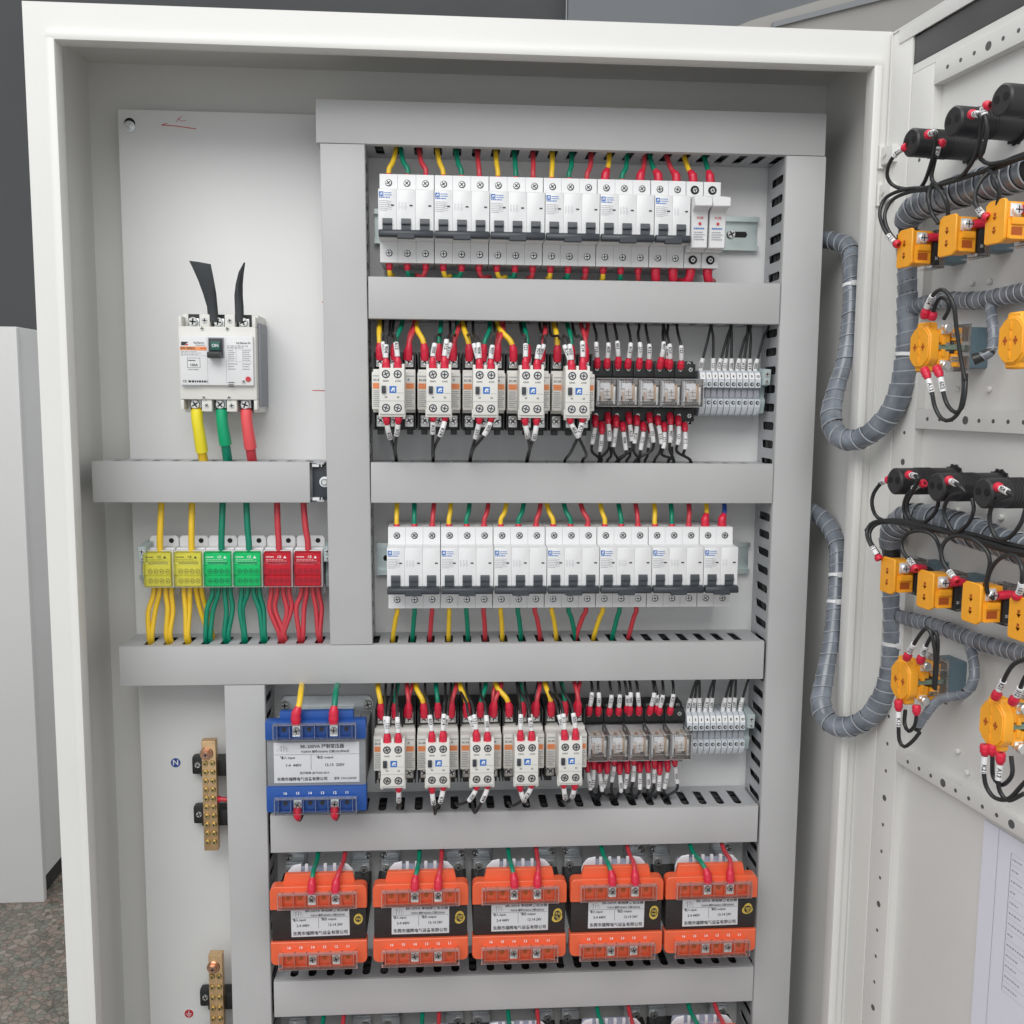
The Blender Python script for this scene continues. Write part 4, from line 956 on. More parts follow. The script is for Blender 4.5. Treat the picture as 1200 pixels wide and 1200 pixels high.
b.quad(-42, 42.5, 8.2, 8.45, y, INK); b.quad(-5.5, -5.2, -7.5, 8.2, y, INK)
b.text('输入 input', -36, 5.0, y, 3.4, INK, 'LEFT'); b.text('输出 output', 0, 5.0, y, 3.4, INK, 'LEFT'); b.text('1-4  440V', -23, -3.0, y, 4.0, INK); b.text('12-15  220V', 18, -3.0, y, 4.0, INK)
b.text('执行标准: JB/T5555-2013', -2, -11.2, y, 2.8, INK); b.text('东莞市福辉电气设备有限公司', -39.5, -17.6, y, 4.0, INK, 'LEFT', .97); b.text('型号: CYH-CZK02F', 40, -17.4, y, 3.0, INK, 'RIGHT', .9)
b.obj('name_plate', e)
for j, (ch, i) in enumerate((('Y', 1), ('G', 4))):
    X = BTx-37+74/6*(i+.5); nm, m_ = CN[ch]; ln = 3 if j == 0 else 1
    wire([(X, DP-101, BTz+42.5), (X, DP-101, BTz+52), (X+ln, DP-99, BTz+62), (X+ln, DP-85, BTz+72), (X-1, DP-50, Z4-HD-2), (X-1, DP-34, Z4-HD+8)], 3.0, m_,
         '%s wire into the top of the blue ended transformer' % nm, 'wires on the blue ended transformer', boot=18, bootr=4.4)
    wire([(X, DP-102, BTz-44), (X, DP-102, BTz-53), (X+1, DP-96, BTz-60), (X+1, DP-75, BTz-63), (X+1, DP-66, BTz-58)], 1.6, BLKW,
         'red sleeved lead under the %s lower screw of the blue ended transformer' % ['left', 'right'][j], 'wires on the blue ended transformer', boot=13, bootr=3.8)

# ------------------------------------------------------------------ brass bars
def brass(px, py0, py1, npair, lab, ins, Lfull=None):
    a = at(px, py0, DP-32); c = at(px, py1, DP-32); H = a.z-c.z; e = empty('earth_bar' if 'bottom' in lab else 'neutral_bar', (a.x, DP, c.z)); tag(e, lab, 'brass bar')
    b = MB(); b.box(-7.5, 7.5, -32, -22, 0, H, BRASS, .8); b.obj('bar', e)
    b = MB(); b.cyl((-2, -32, H-14), 7, -2, COPPER, 'y', 20, bev=.6); b.cyl((-2, -34, H-14), 5, -3.5, COPPER, 'y', 6, bev=.5); b.screw(-2, H-14, -38, 3.4, COPPER); b.obj('cable_bolt', e)
    for k in range(npair):
        z = H-25-k*(H-29)/(npair-.4)
        b = MB()
        for x in (-3.7, 3.7): b.cyl((x, -31.9, z), 3.1, -.3, INK, 'y', 16); b.cyl((x, -32.2, z), 2.9, -1.6, BSCR, 'y', 14, 2.5); b.screw(x, z, -34.4, 2.5, BSCR)
        b.obj('screw_pair', e)
    for z in ins:
        b = MB(); b.box(-12, 26, -21.5, -1, z-9, z+9, SOCK, 1.5); b.box(-23, -7.5, -13, -1, z-10, z+10, SOCK, 2.5); b.screw(-16.5, z+1, -14.5, 3.4); b.obj('insulator', e)
    return e
brass(244, 868, 997, 10, 'brass neutral bar on two black holders beside the round N sticker', (32, 88))
brass(252, 1119, 1290, 12, 'lower brass bar with copper bolt beside the red earth sticker at the bottom', (60, 110))
qq = at(258, 934, DP-20); wire([(qq.x-6, DP-26, qq.z), (qq.x+3, DP-27, qq.z+.5), (qq.x+13, DP-28, qq.z), (XB0+6, DP-28, qq.z)], 2.6, RED, 'short red wire from the neutral bar into the upright duct', 'bar wires', boot=9, bootr=3.3)
SB = mat('sticker_blue', (.02, .07, .28), .35); SR = mat('sticker_red', (.5, .03, .05), .35)
c = at(206, 893.6, DP); b = MB(); b.cyl((0,0,0), 5.9, -.4, WINK, 'y', 28); b.cyl((0,-.42,0), 5.3, -.08, SB, 'y', 28); b.text('N', 0, 0, -.6, 8.5, WINK)
tag(b.obj('sticker', None, (c.x, DP-.1, c.z)), 'round blue sticker lettered N on the mounting plate beside the brass bar', 'sticker')
c = at(221.6, 1187.5, DP); b = MB(); b.cyl((0,0,0), 5.6, -.4, WINK, 'y', 28); b.cyl((0,-.42,0), 5.0, -.08, SR, 'y', 28); b.quad(-3.2, 3.2, -.6, .1, -.6, WINK); b.quad(-2.1, 2.1, -2.1, -1.5, -.6, WINK); b.quad(-1, 1, -3.4, -2.9, -.6, WINK); b.quad(-.35, .35, 0, 3.6, -.6, WINK)
tag(b.obj('sticker', None, (c.x, DP-.1, c.z)), 'round red earth symbol sticker near the bottom edge', 'sticker')

# ================================================================== DOOR
DM4 = Matrix((DU, DN, Vector((0,0,1)))).transposed().to_4x4(); DM4.translation = HG     # local (u, w, z) -> world
def dobj(b, name, parent=CB):
    base = Vector((0, 150, FZ))
    for i, q in enumerate(b.v): b.v[i] = tuple((DM4 @ Vector(q))-base)
    # (u, w, z) is left handed: flip faces
    b.f = [f[::-1] for f in b.f]
    return b.obj(name, parent)
SK = -9.0; DWD = 780; DZ0 = FZ+66; DZ1 = -2
b = MB(); b.box(2, DWD, SK-1.5, SK, DZ0, DZ1, PAINT, .5); b.box(2, 3.6, SK, 2, DZ0, DZ1, PAINT); b.box(DWD-1.6, DWD, SK, 2, DZ0, DZ1, PAINT)
b.box(3.6, DWD-1.6, SK, 2, DZ1-1.6, DZ1, PAINT); b.box(3.6, atd(1058, 300, 0)[0]-.6, -1.5, 1.0, DZ0, DZ1-1.6, PAINT, .4); b.box(14, DWD-14, .5, 2, DZ1-14, DZ1-1.6, PAINT, .4); b.box(DWD-14, DWD-1.6, .5, 2, DZ0, DZ1-1.6, PAINT, .4)
door = dobj(b, 'door')
def dsub(b, name):
    o = dobj(b, name, door); return o
# door objects share the door mesh frame (origin = cabinet origin), so children need no offset
# measured positions on the door
ub0, _ = atd(1064, 300, 0); ub1, _ = atd(1093, 300, 0)
def bar(u0, u1, z0, z1, holes, horiz, name):
    b = MB(); b.box(u0, u1, -2.0, 0, z0, z1, PAINT, .4)
    if horiz: b.box(u0, u1, SK, -2, z0, z0+1.5, PAINT); b.box(u0, u1, SK, -2, z1-1.5, z1, PAINT)
    else: b.box(u0, u0+1.5, SK, -2, z0, z1, PAINT); b.box(u1-1.5, u1, SK, -2, z0, z1, PAINT)
    for u, z, r in holes: 
        b.v, old = b.v, len(b.v); b.cyl((u, -.2, z), r, .35, HOLE, 'y', 16)
    return dsub(b, name)
ua = atd(1066, 700, 0)[0]; ubb = atd(1086, 250, 0)[0]
print('door u', [round(x, 1) for x in (ub0, ub1, ua, ubb, atd(1044, 900, 0)[0], atd(1050, 900, 0)[0], atd(1200, 600, 0)[0], atd(1043, 40, 0)[0])])
V0, V1 = atd(1058, 300, 0)[0], atd(1083, 300, 0)[0]
zt1 = atd(1150, 44, 0)[1]; zt0 = atd(1150, 72, 0)[1]
zm1 = atd(1130, 480, 0)[1]; zm0 = atd(1130, 505, 0)[1]
zl1 = atd(1100, 906, 0)[1]; zl0 = atd(1100, 923, 0)[1]
hz = []
z = zt0-60
k = 0
while z > DZ0+40: hz.append((V0+6+ (V1-V0)*.35, z, 3.0 if k % 4 == 2 else 1.7)); z -= 27; k += 1
bar(V0, V1, DZ0+20, zt1-.5, hz, False, 'stiffener')
def hrow(zc): return [(V1+18+i*17, zc, 3.6 if i % 5 == 3 else 1.8) for i in range(38)]
bar(V1+.5, DWD-20, zt0, zt1, hrow((zt0+zt1)/2), True, 'stiffener')
bar(V1+.5, DWD-20, zm0, zm1, hrow((zm0+zm1)/2), True, 'stiffener')
bar(V1+.5, DWD-20, zl0, zl1, hrow((zl0+zl1)/2), True, 'stiffener')
GK = mat('dark_grey_strip', (.085, .085, .085), .55, var=.1, vscale=20)
zs0 = atd(1100, 59.5, 0)[1]; b = MB(); b.box(V0+1, DWD-20, -2, -.6, zs0, DZ1-15, GK, .3); dsub(b, 'grey_strip')
b = MB(); b.box(V0, DWD-20, -2.6, -1.0, zt1+.4, zs0-.3, PAINT); dsub(b, 'top_filler')
# hinge blocks
for zz in (atd(1050, 178, 4)[1], atd(1050, 222, 4)[1]):
    b = MB(); b.box(1, 20, 0, 7, zz-8, zz+8, PAINT, .8); b.cyl((-1, 5, zz-11), 4.2, 22, PAINT, 'z', 14, bev=.6); b.cyl((9, 8.2, zz), 2.2, .8, SILVER, 'y', 10); dsub(b, 'hinge')
# welded studs on the skin
for (px, py) in ((1141,332),(1161,330),(1123,456),(1161,456),(1124,880),(1135,905),(1130,690),(1160,600),(1175,606),(1124,598)):
    u, z = atd(px, py, SK); b = MB(); b.cyl((u, SK, z), 2.6, 3.5, PAINT, 'y', 12, bev=.8); dsub(b, 'weld_stud')
# paper pocket
u0, _ = atd(1150, 1000, SK+2); b = MB(); b.box(u0, u0+215, SK+.5, SK+1.3, atd(1170, 1290, SK)[1]-120, zl0-8, PAPER)
y = SK+1.45; ptop = atd(1185, 998, SK)[1]
def dq(b, u0_, u1_, z0_, z1_, m): b.add([(u0_, y, z0_), (u1_, y, z0_), (u1_, y, z1_), (u0_, y, z1_)], [(0,1,2,3)], m)
ut = atd(1186, 1010, SK)[0]
for k in range(14): dq(b, ut, ut+120, ptop-k*9-.09, ptop-k*9+.09, GINK)
for uu in (0, 30, 70, 120): dq(b, ut+uu, ut+uu+.3, ptop-117, ptop, INK)
rg = random.Random(4)
for k in range(13):
    for uu, ww in ((2, 24), (33, 30), (74, 38)):
        x = ut+uu; xe = x+ww*rg.uniform(.2, .9)
        while x < xe: L_ = rg.uniform(1.0, 2.6); dq(b, x, x+L_, ptop-k*9-5.2, ptop-k*9-4.0, GINK); x += L_+.9
dq(b, u0+18, u0+18.4, -1400, zl0-8, GINK)
op = dobj(b, 'drawing_sheet', None)
base = Vector((0, 150, FZ))
op.location = base*S; tag(op, 'white printed sheet with a table fixed inside the lower door panel', 'paper')

# ---- door devices.  template frame: x=u, y=w(out of the door), z up ; placed by matrix
def dplace(o, u, wv, z, rot=0, sc_=1.0):
    M = Matrix((DU, DN, Vector((0,0,1)))).transposed().to_4x4(); M.translation = (HG+DU*u+DN*wv+Vector((0,0,z)))*S
    # right-handed variant: x axis mirrored is handled in the templates (they are symmetric)
    X = -DU; M = Matrix((X, DN, Vector((0,0,1)))).transposed().to_4x4(); M.translation = (HG+DU*u+DN*wv+Vector((0,0,z)))*S
    o.matrix_world = M @ Matrix.Scale(sc_, 4)
def plamp(Ln, Rr):
    e = empty('indicator_lamp_body')
    b = MB(); b.cyl((0, 0, 0), Rr, Ln, BLACK, 'y', 36, bev=1.4)
    for k in range(6): b.cyl((0, Ln*.42+k*2.6, 0), Rr+.35, 1.1, BLACK, 'y', 36)
    b.obj('housing', e)
    b = MB(); b.cyl((0, -4, 0), Rr+2.5, 5, BLACK, 'y', 30, bev=1)
    for k in range(14):
        a = k*math.tau/14; b.box((Rr+2)*math.cos(a)-1.2, (Rr+2)*math.cos(a)+1.2, -3.5, 1, (Rr+2)*math.sin(a)-1.2, (Rr+2)*math.sin(a)+1.2, BLACK)
    b.obj('fixing_nut', e)
    b = MB()
    for x in (-4.8, 4.8): b.cyl((x, Ln+.02, 1), 3.0, .2, DARK, 'y', 14)
    b.obj('terminal_holes', e)
    return e
TL = plamp(58, 11.4)
lampinfo = [('upper', (1069,167)), ('upper', (1119,142)), ('upper', (1176,117)), ('lower', (1050,564)), ('lower', (1099,571)), ('lower', (1154,578))]
lamps = []
for i, (row, (px, py)) in enumerate(lampinfo):
    LW = 57.0
    u, z = atd(px, py, LW-10)
    o = TL if i == 0 else copy_tree(TL); dplace(o, u, LW-66, z)
    tag(o, 'round black lamp body, %s visible one of the %s row on the open door' % (['leftmost', 'middle', 'rightmost'][i % 3], row), 'indicator lamp', 'round black lamp bodies on the door'); lamps.append((u, z, LW-10))
def oblock():
    e = empty('push_button_switch')
    b = MB(); b.box(-13, 13, -40, -9, -15, 15, SLATE, 1.5); b.box(-15, 15, -12, -9, -17, 17, SLATE, 1); b.obj('rear_collar', e)
    b = MB(); b.box(-16, 16, -9, -7.6, -22, 20, CLRE, .3); b.box(-16, 16, -7.6, 3, -22, -21, CLRS); b.box(-15.6, 15.6, -7.6, 3, 18, 19, CLRS); b.box(-16, -15.2, -7.6, 3, -21, 18, CLRS)
    for zz in (-12, -2, 8): b.box(-11, 11, -7, 3, zz-2.2, zz+2.2, CONTACT if zz == -2 else ORB, .6)
    b.obj('clear_shell', e)
    b = MB(); b.prism([(14,-19),(14,17),(9,20.5),(-11,20.5),(-14,18),(-14,-17),(-9,-21),(11,-21)], 28, 31.5, ORB, 'y', .8)
    b.box(-11, 12, 4, 28, -18, 18, ORB, .8); b.box(-14.5, -8, 8, 27.8, -17, 1, ORB, .9); b.box(-17, -13, 10, 25, -4.5, 2.5, ORB, 1.2); b.box(14, 17, 14, 26, -5, 5, ORB, 1); b.box(-15.6, -12, 9, 26.5, -17.8, -15.6, ORB, .4)
    b.obj('contact_block', e)
    b = MB(); b.box(-14.8, -14.4, 12, 24, -14, -6.5, DORG); b.obj('moulded_window', e)
    for zz in (6, -7):
        b = MB(); b.add([(3,31.7,zz-1.4),(-3,31.7,zz-1.4),(0,31.7,zz-5)], [(0,1,2)], DORG); b.add([(3,31.7,zz-1.4),(-3,31.7,zz-1.4),(0,31.7,zz-5)], [(0,2,1)], DORG); b.box(-1.6, 1.6, 31.4, 31.8, zz-.6, zz+2.4, DORG); b.obj('moulded_slot', e)
    b = MB(); b.box(-12, -10.8, 12, 24, 3.5, 16, ZINC, .5); b.cyl((-12, 18, 9.6), 5.2, -4.2, ZINC, 'x', 20, bev=.8)
    b.box(-16.5, -16.2, 14.4, 21.6, 9.1, 10.1, INK); b.box(-16.5, -16.2, 17.5, 18.5, 6, 13.2, INK); b.obj('terminal_screw', e)
    b = MB(); b.box(-16.5, -12, -2, 6, -19, 10, BLACK, .8); b.text('21', 0, 0, 0, 4.0, WINK, 'CENTER', 1, Matrix.Translation((-16.7, 2, -12)) @ Matrix.Rotation(math.radians(-90), 4, 'Z')); b.obj('side_contact', e)
    return e
TP = oblock()
blocks = [('upper', (1060,291)), ('upper', (1110,276)), ('upper', (1166,260)), ('lower', (1040,674)), ('lower', (1084,691)), ('lower', (1138,706)), ('lower', (1194,725))]
binfo = []
for i, (row, (px, py)) in enumerate(blocks):
    BW = 44; u, z = atd(px, py, BW); o = TP if i == 0 else copy_tree(TP); dplace(o, u, BW-31*.76, z, 0, .76)
    k = i if i < 3 else i-3; n = 3 if i < 3 else 4
    tag(o, 'orange push button switch block, %s of the %s row on the door' % (nth(k, n), row), 'push button switch', 'orange push button blocks on the door'); binfo.append((u, z, row, k))
for (u, z, row, k) in binfo:
    P = [dr(u+12.5, 31, z+7.4), dr(u+13, 26, z+7.8), dr(u+13, 18, z+8), dr(u+12, 12, z+7), dr(u+10, 7, z+4), dr(u+6, 4, z+1)]
    wire(P, 1.7, BLKW, 'short red sleeved wire on the %s button block of the %s row' % (nth(k, 3 if row == 'upper' else 4), row), 'short wires on the button blocks', boot=15, bootr=3.1)
def sblock():
    e = empty('selector_switch')
    b = MB(); b.box(-15, 15, -28, -4, -19, 19, SLATE, 2.5); b.obj('rear_body', e)
    b = MB(); b.box(-16, 16, -33, -28, -20, 20, BLACK, 1); b.obj('mounting_ring', e)
    b = MB(); b.box(-17, 17, -4, -2.6, -22, 22, CLRE, .4); b.box(-15.5, 15.5, -2.6, 6, -19, 19, CLRS, .8); b.obj('clear_shell', e)
    b = MB(); P = [(-15,-11),(-10,-17),(-5,-20),(5,-20),(10,-17),(15,-11),(15,11),(10,17),(5,20),(-5,20),(-10,17),(-15,11)]
    b.prism(P, 27, 37, ORB, 'y', 1.2); b.prism([(q[0]*.93, q[1]*.9) for q in P], 37, 38.2, ORB, 'y', .5); b.prism([(-8,-23),(8,-23),(9,-15),(-9,-15)], 25, 36, ORB, 'y', 1.5); b.prism([(-9,15),(9,15),(8,23),(-8,23)], 25, 36, ORB, 'y', 1.5)
    for s0 in (1, -1):
        b.box(-13, 13, 15, 27, min(s0*4, s0*16), max(s0*4, s0*16), ORB, 1); b.box(-13.5, 12, 3, 13, min(s0*6, s0*18), max(s0*6, s0*18), ORB, 1); b.box(-14.5, 0, 20, 24, min(s0*2, s0*9), max(s0*2, s0*9), ORB, .8)
        b.box(-15.5, -10, 4, 8, min(s0*3, s0*6), max(s0*3, s0*6), ORB, .6)
    for zz in (-12, -4, 4, 12): b.box(-1, 1, 38, 38.9, zz-3, zz+3, ORB, .3)
    b.obj('contact_block', e)
    b = MB(); b.box(-12, 12, -2, 26, -2.2, 2.2, mat('greygreen_slider', (.18, .26, .2), .45)); b.obj('slider', e)
    for s0 in (1, -1):
        b = MB()
        for k in range(5): b.cyl((-14.3, 6+k*1.7, s0*11), 2.4, .8, SILVER, 'x', 12)
        b.box(-15, -14, 4, 16, s0*11-.6, s0*11+.6, CONTACT); b.obj('contact_spring', e)
        b = MB(); b.box(-14.2, -13, 17, 25, s0*16-4, s0*16+4, ZINC, .4); b.cyl((-13, 20.5, s0*17), 4.6, -6, SILVER, 'x', 16, bev=.8); b.cyl((-11, 20.5, s0*17), 4.0, -4, SILVER, 'x', 12); b.obj('terminal_screw', e)
    for x in (-6, 6):
        b = MB(); b.box(x-2.4, x+2.4, 38.2, 38.4, -1.2, 1.2, DORG); b.box(x-.8, x+.8, 38.2, 38.45, -3.4, 3.4, DORG); b.obj('moulded_slot', e)
    return e
TS = sblock()
sel = [((1077,407), 'orange selector switch block below the upper button row, nearer the hinge'), ((1184,399), 'orange selector switch block cut off by the right edge under the upper buttons'), ((1054,797), 'orange selector switch block below the lower button row, nearer the hinge'), ((1161,848), 'orange selector switch block below the lower button row, nearer the right edge')]
sinfo = []
for i, ((px, py), lab) in enumerate(sel):
    BW = 46; u, z = atd(px, py, BW); o = TS if i == 0 else copy_tree(TS); dplace(o, u, BW-38*.88, z, 0, .88); tag(o, lab, 'selector switch', 'orange selector blocks on the door'); sinfo.append((px, py, u, z))

# ---- spiral wrapped looms
def loom(ctrl, lab, pitch=11.5, ties=(), group='spiral wrapped looms'):
    """ctrl = list of (Vector, radius)"""
    P = [Vector(c[0]) for c in ctrl]; path = spline(P, 1.6)
    # radius by nearest control parameter
    N = len(path); Ls = [0]
    for i in range(N-1): Ls.append(Ls[-1]+(path[i+1]-path[i]).length)
    cl_ = []; 
    for c, r in ctrl:
        j = min(range(N), key=lambda k: (path[k]-c).length); cl_.append((Ls[j], r))
    def rad(L_):
        for a, b_ in zip(cl_, cl_[1:]):
            if L_ <= b_[0]: 
                t = (L_-a[0])/max(1e-6, b_[0]-a[0]); return a[1]+(b_[1]-a[1])*t
        return cl_[-1][1]
    n = 24; o0 = path[0].copy(); rg = random.Random(3); FR = []; up = None
    for i, p in enumerate(path):
        t = (path[min(i+1, N-1)]-path[max(i-1, 0)]).normalized()
        if up is None: up = t.cross(Vector((0.3, 1, 0.2))).normalized()
        up = (up-t*up.dot(t)).normalized(); FR.append((p-o0, up.copy(), t.cross(up)))
    turns = int(Ls[-1]/pitch)-1; wob = [rg.uniform(-.04, .05) for _ in range(turns+3)]; gap = [rg.choice([0, 0, 0, .06, .12]) for _ in range(turns+3)]
    prof = [(0.0, .985, 0), (.12, 1.0, 0), (.5, 1.045, 0), (.91, 1.095, 0), (.955, 1.10, 1), (1.0, 1.02, 1)]
    b = MB(); b.mats = [WRAP, WRAPE]; ii = 0; m_ = len(prof)
    for q in range(turns*n+1):
        tn = q/n; w0 = wob[int(tn)]*(1-tn % 1)+wob[int(tn)+1]*(tn % 1); a = 2*math.pi*tn
        for f_, r_, mm in prof:
            Lq = min(max((tn+f_)*pitch, 0), Ls[-1]-.01); k = min(int(Lq/Ls[-1]*(N-1)), N-2)
            while k > 0 and Ls[k] > Lq: k -= 1
            while k < N-2 and Ls[k+1] < Lq: k += 1
            tt = (Lq-Ls[k])/(Ls[k+1]-Ls[k]); P0, U0, S0 = FR[k]; P1, U1, S1 = FR[k+1]
            rr = rad(Lq)*(r_+w0); b.v.append(tuple(P0.lerp(P1, tt)+U0.lerp(U1, tt)*(rr*math.cos(a))+S0.lerp(S1, tt)*(rr*math.sin(a))))
    for q in range(turns*n):
        for k in range(m_-1):
            b.f.append([q*m_+k, (q+1)*m_+k, (q+1)*m_+k+1, q*m_+k+1]); b.mi.append(prof[k+1][2])
    b.tube([v-o0 for v in path[::4]], 1.0, BLKW, 14, True, lambda t: rad(t*Ls[-1])*.97)
    o = b.obj('cable_loom', None, o0, 28); tag(o, lab, 'cable loom', group)
    for L_ in ties:
        j = min(range(N), key=lambda k: abs(Ls[k]-L_*Ls[-1])); r = rad(Ls[j])*1.14; p = path[j]-o0
        t = (path[min(j+1, N-1)]-path[max(j-1, 0)]).normalized(); upv = t.cross(Vector((0, 1, 0))).normalized(); sd = t.cross(upv)
        k = MB(); k.tube([p-t*1.6, p-t*1.5, p+t*1.5, p+t*1.6], r, TIE, 24); kk = p-sd*r if sd.y > 0 else p+sd*r
        k.box(kk.x-3.2, kk.x+3.2, kk.y-3, kk.y+2, kk.z-2.6, kk.z+2.6, TIE, .8); k.tube([kk, kk+Vector((5, -2, 1))], 1.1, TIE, 6)
        k.obj('cable_tie', o, ang=50)
    return o
A = lambda px, py, Y: at(px, py, Y)
loom([(A(952,280,100), 8.5), (A(978,283,78), 8.5), (A(995,292,55), 8.5), (A(997,325,38), 7.2), (A(996,372,28), 7.2), (A(990,420,20), 7.4), (A(980,455,14), 8), (A(974,485,5), 9.5), (A(980,508,-6), 9.8), (A(1000,516,-22), 9.6), (A(1024,505,-38), 9.6), (A(1046,480,-50), 9.8), (A(1059,445,-55), 10), (A(1065,400,-55), 10.2), (A(1066,350,-50), 10.2), (A(1066,290,-45), 10.5), (A(1068,262,-48), 11)],
     'upper grey spiral wrapped cable loom looping from the cabinet out to the door', ties=(.2, .76))
loom([(dp(1062,262,14), 11), (dp(1068,250,16), 11.5), (dp(1085,238,16), 12), (dp(1120,226,16), 12.5), (dp(1160,214,16), 12.5), (dp(1230,194,16), 12.5)],
     'grey spiral wrapped cable loom running along the door between upper lamps and buttons', pitch=10)
loom([(A(945,596,95), 8.5), (A(962,606,78), 8.5), (A(976,625,60), 8.5), (A(981,650,45), 7.6), (A(979,700,32), 7.4), (A(974,750,22), 7.6), (A(966,795,12), 8.4), (A(962,825,2), 9.6), (A(972,846,-10), 9.8), (A(992,852,-24), 9.6), (A(1016,842,-38), 9.6), (A(1036,815,-48), 9.8), (A(1046,780,-52), 10), (A(1049,735,-50), 10.2), (A(1048,680,-46), 10.4), (A(1048,640,-46), 10.8)],
     'lower grey spiral wrapped cable loom looping from the cabinet out to the door', ties=(.2, .26, .8))
loom([(dp(1045,642,14), 11), (dp(1048,622,16), 11.5), (dp(1064,608,16), 12), (dp(1090,608,14), 12), (dp(1130,620,14), 12), (dp(1170,634,14), 11), (dp(1230,655,14), 11)],
     'grey spiral wrapped cable loom running along the door between lower lamps and buttons', pitch=10)
loom([(dp(1062,364,4), 6.5), (dp(1085,356,2), 6.5), (dp(1110,352,2), 6.8), (dp(1150,352,2), 6.8), (dp(1180,346,2), 6.8), (dp(1225,338,2), 7)],
     'thin spiral wrapped loom passing behind the upper selector switch on the door', pitch=8)
loom([(dp(1054,722,6), 6.2), (dp(1075,728,4), 6.4), (dp(1105,736,2), 6.4), (dp(1140,750,2), 6.4), (dp(1170,759,2), 6.4), (dp(1225,774,2), 6.4)],
     'thin spiral wrapped loom running along the door below the lower buttons', pitch=8)
# side branches round the switch bodies
loom([(dp(1160,352,2), 4.2), (dp(1162,372,8), 4.0), (dp(1164,395,10), 3.8), (dp(1161,412,14), 3.8), (dp(1148,419,20), 4), (dp(1132,424,28), 5)],
     'narrow spiral wrapped branch curling round the upper selector switch body', pitch=9, group='narrow loom branches')
loom([(dp(1133,748,2), 4.2), (dp(1141,775,6), 4.0), (dp(1140,800,10), 3.8), (dp(1128,814,14), 3.8), (dp(1105,818,20), 3.8), (dp(1092,828,24), 3.6), (dp(1070,860,30), 3.2)],
     'narrow spiral wrapped branch curling round the lower selector switch body', pitch=9, group='narrow loom branches')
